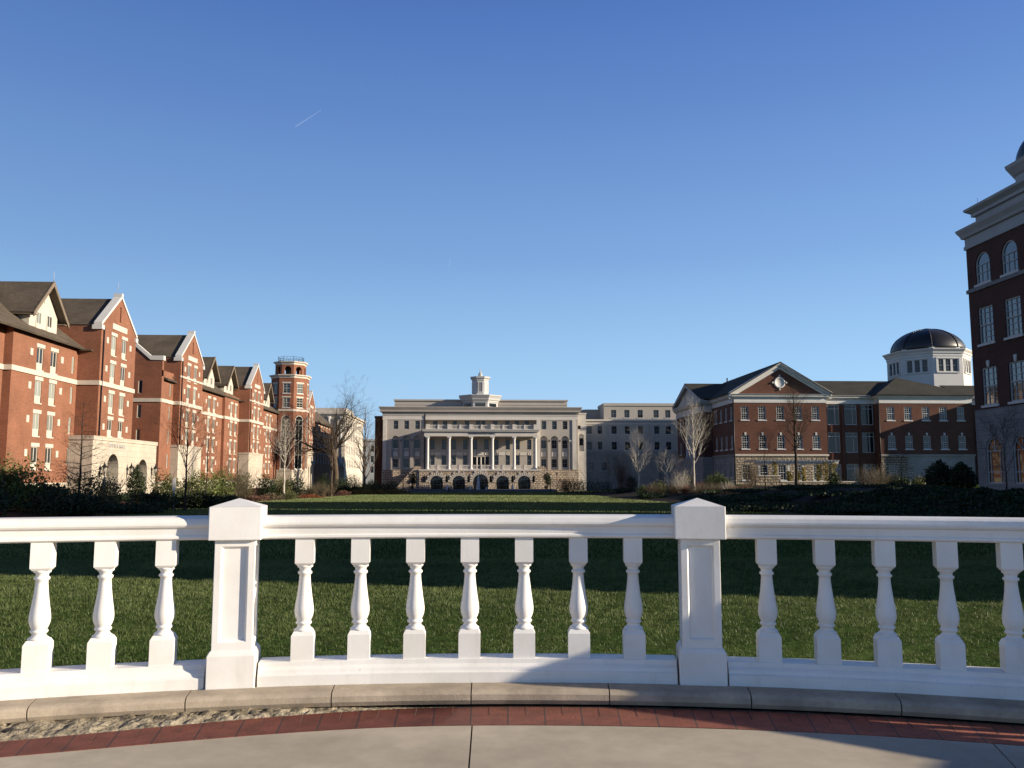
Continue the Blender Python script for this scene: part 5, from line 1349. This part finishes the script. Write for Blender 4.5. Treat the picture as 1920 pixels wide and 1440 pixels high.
twig_shrub(px(1118, 176), 176, hgt(1118, 848, 176), 6.5, 'large pale bare bush right of the cupola hall', M['palebark'], 71, n=50)
twig_shrub(px(1165, 158), 158, hgt(1165, 866, 158), 4.5, 'reddish brown bare bush left of the nearest pale tree', M['lf_red'], 72, n=60)
twig_shrub(px(1180, 152), 152, hgt(1180, 905, 152), 2.8, 'small brown bare bush at the lawn corner', M['lf_brown'], 73, n=50)
twig_shrub(px(1276, 118), 118, hgt(1276, 893, 118), 3.4, 'pale fan shaped bare bush right of the leaning pale tree', M['palebark'], 74, n=34)
twig_shrub(px(1408, 110), 110, hgt(1408, 875, 110), 2.6, 'grey bare bush at the left end of the stone garden wall', M['bark2'], 75, n=50)
twig_shrub(px(1368, 104), 104, hgt(1368, 905, 104), 2.6, 'pale leaning bare bush below the green broad shrub', M['palebark'], 76, n=20)
twig_shrub(px(1636, 96), 96, hgt(1636, 880, 96), 5.0, 'wide brown bare bush before the glazed link', M['lf_brown'], 77, n=80)
L_sh(1207, 119, 906, 34, 'yellow green low shrub at the foot of the nearest pale tree', 'lf_green', 80, n=1400, leaf=.09, stems=False)
L_sh(1236, 122, 896, 44, 'olive brown shrub between two pale trees', 'lf_olive', 81, n=2000, leaf=.09)
L_sh(1345, 112, 880, 56, 'broad bright green shrub beside the shaded side wall', 'lf_green', 82, n=3400)
L_sh(1290, 150, 888, 24, 'dark conifer behind the tallest pale tree', 'lf_dark', 83, n=1400)
L_sh(1182, 160, 886, 24, 'dark shrub behind the reddish brown bare bush', 'lf_dark', 84, n=1400)
for i, (p, Y, t_, w_, mt, lb) in enumerate([(1318, 116, 903, 60, 'lf_red', 'reddish grass clump right of the tallest pale tree'), (1350, 110, 906, 60, 'lf_brown', 'tan grass clump below the broad green shrub'), (1262, 118, 908, 40, 'lf_brown', 'tan grass clump at the leaning pale tree'), (1285, 115, 910, 40, 'lf_red', 'low reddish grass clump in front of the tallest pale tree'), (1395, 106, 908, 60, 'lf_red', 'rust coloured grass clump below the garden wall'), (1225, 118, 910, 40, 'lf_brown', 'brown grass clump at the lawn edge below the olive brown shrub')]):
    x = px(p, Y); twig_shrub(x, Y, hgt(p, t_, Y), w_/FPX*Y*.9, lb, M[mt], 90+i, n=150, cat='grass clump', maxl=2)
for i, (p, Y, t_, w_, mt, lb) in enumerate([(1335, 106, 906, 70, 'lf_brown', 'tall tan grass clump on the bank right of the tallest pale tree'), (1372, 98, 910, 70, 'lf_red', 'reddish grass clump on the bank left of the garden wall'), (1310, 110, 912, 60, 'lf_brown', 'low tan grass clump at the foot of the tallest pale tree'), (1405, 92, 914, 70, 'lf_brown', 'brown grass clump below the left end of the garden wall')]):
    x = px(p, Y); twig_shrub(x, Y, hgt(p, t_, Y), w_/FPX*Y*.9, lb, M[mt], 140+i, n=170, cat='grass clump', maxl=2)
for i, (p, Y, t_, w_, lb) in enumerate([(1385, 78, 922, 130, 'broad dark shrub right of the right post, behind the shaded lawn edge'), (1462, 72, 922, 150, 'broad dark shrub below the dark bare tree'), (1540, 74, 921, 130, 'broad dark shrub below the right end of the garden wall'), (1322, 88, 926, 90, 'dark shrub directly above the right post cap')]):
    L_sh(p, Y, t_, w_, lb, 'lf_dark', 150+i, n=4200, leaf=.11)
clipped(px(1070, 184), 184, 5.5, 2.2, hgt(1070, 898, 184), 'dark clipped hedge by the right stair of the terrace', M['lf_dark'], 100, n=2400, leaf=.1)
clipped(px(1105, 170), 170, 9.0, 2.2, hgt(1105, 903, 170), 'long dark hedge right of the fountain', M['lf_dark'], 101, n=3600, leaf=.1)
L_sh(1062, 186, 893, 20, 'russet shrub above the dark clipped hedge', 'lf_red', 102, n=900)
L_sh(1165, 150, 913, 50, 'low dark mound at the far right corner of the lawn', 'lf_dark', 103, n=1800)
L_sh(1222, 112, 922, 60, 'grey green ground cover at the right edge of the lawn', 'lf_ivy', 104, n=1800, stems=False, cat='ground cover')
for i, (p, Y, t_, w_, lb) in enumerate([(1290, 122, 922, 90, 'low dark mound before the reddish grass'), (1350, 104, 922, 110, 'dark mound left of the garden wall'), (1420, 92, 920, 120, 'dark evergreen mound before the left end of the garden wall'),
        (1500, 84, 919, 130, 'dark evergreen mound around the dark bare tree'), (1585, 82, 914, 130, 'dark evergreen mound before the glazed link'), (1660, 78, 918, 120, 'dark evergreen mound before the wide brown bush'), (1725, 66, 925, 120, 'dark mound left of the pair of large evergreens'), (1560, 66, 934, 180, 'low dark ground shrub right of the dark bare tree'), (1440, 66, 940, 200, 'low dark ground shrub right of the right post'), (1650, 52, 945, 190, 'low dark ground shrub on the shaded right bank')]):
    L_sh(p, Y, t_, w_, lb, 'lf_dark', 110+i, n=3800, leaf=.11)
cone(px(1762, 84), 84, 3.0, hgt(1762, 866, 84), 'left one of two large dark evergreens by the near right hall', 'lf_dark', 125, n=4200, leaf=.12)
cone(px(1803, 82), 82, 2.7, hgt(1803, 870, 82), 'right one of two large dark evergreens by the near right hall', 'lf_dark', 126, n=4200, leaf=.12)
L_sh(1676, 104, 888, 70, 'shaded green shrub row under the right pavilion windows', 'lf_ivy', 127, n=2600)
L_sh(1725, 106, 890, 50, 'shaded shrub left of the large evergreens under the pavilion', 'lf_olive', 128, n=2000)
L_sh(1563, 112, 880, 26, 'round dark shrub right of the pergola', 'lf_dark', 129, n=1600)
# ivy on the right bank: ground cover nobody could count
def ivy():
    rng = np.random.default_rng(8); n = 60000; Y = rng.uniform(22, 62, n); X = 23+rng.uniform(0, 1, n)**.8*9.6
    Z = np.array([terrain(a, b) for a, b in zip(X, Y)])+rng.uniform(.02, .38, n)*(.6+.4*np.sin(X*2.2)*np.sin(Y*1.7))
    P = np.stack([X, Y, Z], 1); u = rng.normal(size=(n, 3)); u /= np.linalg.norm(u, axis=1)[:, None]; v = np.cross(u, rng.normal(size=(n, 3))); v /= np.linalg.norm(v, axis=1)[:, None]
    s = .09*rng.uniform(.6, 1.5, n)[:, None]; V = np.stack([P-u*s, P+v*s*.6, P+u*s, P-v*s*.6], 1).reshape(-1, 3)
    tag(obj('ivy', np_mesh('ivy', V, np.arange(4*n).reshape(-1, 4), M['lf_ivy'])), 'dark ivy covering the shaded bank below the near right hall', 'ivy', kind='stuff')
ivy()

# ------------------------------------------------------------------ small built things
pg = thing('pergola', (45.6, 120.5, .2), 'white garden pergola with slim posts before the stone base of the pediment building', 'pergola')
gz = .25; ptop = 3.75
for i, X in enumerate((40.6, 42.7, 44.8, 46.9, 49.0, 51.1)):
    m = MB(); m.box(X-.14, X+.14, 119.3, 119.58, gz, ptop-.45); m.box(X-.2, X+.2, 119.24, 119.64, gz, gz+.25); m.build('post', M['trim'], pg)
m = MB(); m.box(40.0, 52.0, 119.25, 119.4, ptop-.45, ptop-.1); m.box(40.0, 52.0, 119.48, 119.63, ptop-.45, ptop-.1); m.build('beam', M['trimgrey'], pg)
m = MB()
for i in range(24): X = 40.1+i*.51; m.box(X-.04, X+.04, 118.7, 124.6, ptop-.095, ptop+.1)
m.build('rafters', M['trimgrey'], pg)
vl = ['leftmost yellow vine, climbing the left pergola post', 'low yellow vine on the second pergola post', 'green yellow vine on the third pergola post', 'thin tan vine on the fourth pergola post', 'thick golden vine on the fifth pergola post', 'tall yellow vine on the rightmost pergola post', 'pale yellow vine between the two rightmost pergola posts']
for i, (X, h, w_) in enumerate(((42.7, 3.3, .42), (44.8, 2.0, .5), (46.0, 2.0, .4), (46.9, 2.6, .3), (49.0, 3.0, .6), (51.1, 3.2, .5), (50.1, 3.3, .5))):
    t = thing('climbing_vine', (X, 119.1, gz), vl[i], 'vine', 'yellow vines on the pergola'); rng = random.Random(i)
    bl = [(X+rng.uniform(-.15, .15), 119.05, gz+h*(k+.5)/5, w_*rng.uniform(.7, 1.2), .35, h*.14) for k in range(5)]
    foliage('foliage', M['lf_yellow'], t, bl, 900, .085, 200+i, .2); segs_mesh('stem', [((X, 119.1, gz-.1), (X, 119.1, gz+h), .04, .02)], M['bark2'], t, 5)
gw = thing('garden_wall', (46, 114, .2), 'low rough stone garden wall with pale coping in front of the pergola', 'wall')
m = MB(); m.box(41.6, 52.6, 114, 114.5, -.8, .75); m.box(38.3, 41.6, 113.95, 114.5, -.8, 1.55); m.build('stonework', M['rockface'], gw)
m = MB(); m.box(41.65, 52.7, 113.9, 114.6, .75, .9); m.box(38.2, 41.65, 113.85, 114.6, 1.55, 1.7); m.build('coping', M['cream'], gw)
lw = thing('low_wall', (32, 50, .2), 'long low grey kerb wall along the shaded bank below the near right hall', 'wall')
m = MB()
for i in range(12):
    y0, y1 = 30+i*3.2, 30+(i+1)*3.2-.02; m.hexa([(32.2, y0, -.6), (32.6, y0, -.6), (32.6, y1, -.6), (32.2, y1, -.6), (32.2, y0, .52), (32.6, y0, .52), (32.6, y1, .52), (32.2, y1, .52)])
m.build('wall', M['greystone'], lw)
m = MB(); V = [(32.6, 28), (34.2, 28), (34.2, 70), (32.6, 70)]; m.slab([(x, y, .5) for x, y in V], .05); tag(m.build('path', M['concrete']), kind='structure')
fp = thing('fountain', (2, 190, -1.9), 'long low stone fountain basin with white water jets before the arched terrace', 'fountain')
fz = -1.9
m = MB(); x0, x1, y0, y1 = -13.5, 18.5, 187, 193.5
for a in ((x0, x1, y0, y0+.4), (x0, x1, y1-.4, y1), (x0, x0+.4, y0+.4, y1-.4), (x1-.4, x1, y0+.4, y1-.4)): m.box(a[0], a[1], a[2], a[3], fz-.1, fz+.62)
m.build('basin_wall', M['slate'], fp)
m = MB(); m.box(x0+.4, x1-.4, y0+.4, y1-.4, fz, fz+.45); m.build('water', M['water'], fp, uv=False)
def jet(X, h, w_, seed):
    rng = np.random.default_rng(seed); n = int(900*h); t = rng.uniform(0, 1, n)**.8; a = rng.uniform(0, 2*np.pi, n); r = w_*(1-t)**.55*rng.uniform(0, 1, n)**.5+.04
    P = np.stack([X+r*np.cos(a), 190+r*np.sin(a), fz+.45+h*t], 1); u = rng.normal(0, .35, (n, 3)); u[:, 2] = 1; u /= np.linalg.norm(u, axis=1)[:, None]; v = np.cross(u, rng.normal(size=(n, 3))); v /= np.linalg.norm(v, axis=1)[:, None]
    s = .11*rng.uniform(.5, 1.4, n)[:, None]; V = np.stack([P-u*s, P+v*s*.4, P+u*s, P-v*s*.4], 1).reshape(-1, 3)
    obj('water_jet', np_mesh('water_jet', V-np.array(parent_loc(fp)), np.arange(4*n).reshape(-1, 4), M['spray']), fp)
jet(px(897, 190), 3.2, .34, 1); jet(px(839, 190), 1.2, .3, 2); jet(px(961, 190), 1.2, .3, 3); jet(px(912, 190), .7, .2, 4); jet(px(882, 190), .7, .2, 5)
def lamp_post(p, Y, top, label):
    x = px(p, Y); z = terrain(x, Y); h = zt(top, Y)-z; t = thing('lamp_post', (x, Y, z), label, 'lamp post', 'black lamp posts at the terrace stairs')
    m = MB(); m.lathe([(.18,-.1),(.18,.3),(.1,.4),(.07,1.0),(.055,h-.9),(.1,h-.85),(.06,h-.75)], (x, Y, z), 8); m.build('post', M['iron'], t, uv=False)
    m = MB(); m.lathe([(.1,h-.75),(.2,h-.25)], (x, Y, z), 6); m.build('lamp_glass', M['lampglass'], t, uv=False)
    m = MB(); m.lathe([(.26,h-.25),(.14,h-.08),(.03,h)], (x, Y, z), 6); m.build('lamp_cap', M['iron'], t, uv=False)
lamp_post(756, 188, 886, 'black lamp post farther left of the left terrace stair'); lamp_post(767, 187, 887, 'black lamp post nearer the left terrace stair')
lamp_post(1032, 187, 888, 'black lamp post nearer the right terrace stair'); lamp_post(1044, 186, 886, 'black lamp post farther right of the right terrace stair')
def spiral(p, Y, top, label, seed):
    x = px(p, Y); z = terrain(x, Y); h = zt(top, Y)-z; t = thing('small_evergreen_tree', (x, Y, z), label, 'tree', 'small evergreen trees at the terrace stairs')
    bl = [(x, Y, z+h*.75, .95, .95, h*.24), (x+.2, Y, z+h*.5, .7, .7, h*.16), (x-.2, Y, z+h*.25, .45, .45, h*.1), (x, Y, z+.3, .7, .7, .4)]
    foliage('crown', M['lf_dark'], t, bl, 1500, .13, seed, .2); segs_mesh('trunk', [((x, Y, z-.1), (x, Y, z+h*.8), .12, .05)], M['bark'], t, 6)
spiral(774, 188, 885, 'small dark tree at the foot of the left terrace stair', 301); spiral(1026, 188, 886, 'small dark tree at the foot of the right terrace stair', 302)
bl_ = thing('bollard', (px(841, 184), 184, -1.9), 'short black bollard at the near edge of the fountain', 'bollard'); x = px(841, 184)
m = MB(); m.lathe([(.2,-.1),(.2,.12),(.13,.16),(.12,.85),(.16,.9),(.1,1.02),(0,1.05)], (x, 184, terrain(x, 184)), 10); m.build('bollard_body', M['iron'], bl_, uv=False)
sx = px(327, 74); sz = terrain(sx, 74); sg = thing('sign', (sx, 74, sz), 'small white upright sign panel on a post among the left shrubs', 'sign')
m = MB(); m.box(sx-.05, sx+.05, 74.05, 74.12, sz-.1, zt(896, 74)); m.build('post', M['trimgrey'], sg); m = MB(); m.box(sx-.13, sx+.13, 74.0, 74.045, zt(920, 74), zt(897, 74)); m.build('panel', M['trim'], sg)
# benches-like terrace furniture right of the pergola
cr = thing('utility_cart', (53.6, 114.6, .2), 'small dark utility cart parked at the right end of the garden wall', 'cart')
m = MB(); z = .35; m.box(52.9, 55.3, 113.6, 114.8, z+.35, z+.75); m.box(54.3, 55.3, 113.65, 114.75, z+.75, z+1.15); m.build('body', M['iron'], cr)
m = MB(); m.box(53.2, 54.2, 113.65, 114.75, z+1.75, z+1.82)
for a in (53.25, 54.15):
    for b in (113.7, 114.7): m.tube((a, b, z+.7), (a, b, z+1.76), .03, .03, 4)
m.build('canopy', M['iron'], cr)
for a in (53.3, 54.9):
    for b in (113.6, 114.8): 
        m = MB(); m.tube((a, b-.08, z+.28), (a, b+.08, z+.28), .28, .28, 14, False); m.build('wheel', M['iron'], cr)
m = MB(); m.box(52.88, 52.9, 113.7, 114.7, z+.5, z+.6); m.build('headlights', M['lampglass'], cr)

# ------------------------------------------------------------------ contrails
mt, nt, b = mat('contrail_ice'); b.inputs['Base Color'].default_value = (.9,.92,.95,1); b.inputs['Roughness'].default_value = 1
tr = nd(nt, 'ShaderNodeBsdfTransparent'); mx = nd(nt, 'ShaderNodeMixShader', Fac=.12); nt.links.new(tr.outputs[0], mx.inputs[1]); nt.links.new(b.outputs[0], mx.inputs[2]); nt.links.new(mx.outputs[0], nt.nodes['Material Output'].inputs['Surface'])
mx.inputs[0].default_value = .03
for (a, c_, D, r0, r1, lb) in (((553, 238), (603, 206), 19000, 17, 5, 'short thin slanting contrail high in the sky left of centre'), ((842, 500), (845, 485), 30000, 16, 12, 'tiny upright contrail lower in the sky above the cupola hall')):
    p0 = Vector(at_y(*a, D)); p1 = Vector(at_y(*c_, D*1.03)); m = MB(); N = 10
    for i in range(N): m.tube(p0.lerp(p1, i/N), p0.lerp(p1, (i+1)/N), lerp(r0, r1, i/N)*min(1, .4+i), lerp(r0, r1, (i+1)/N), 6)
    o = m.build('contrail', mt, None, tuple(p0), uv=False, fix=False); tag(o, lb, 'contrail')
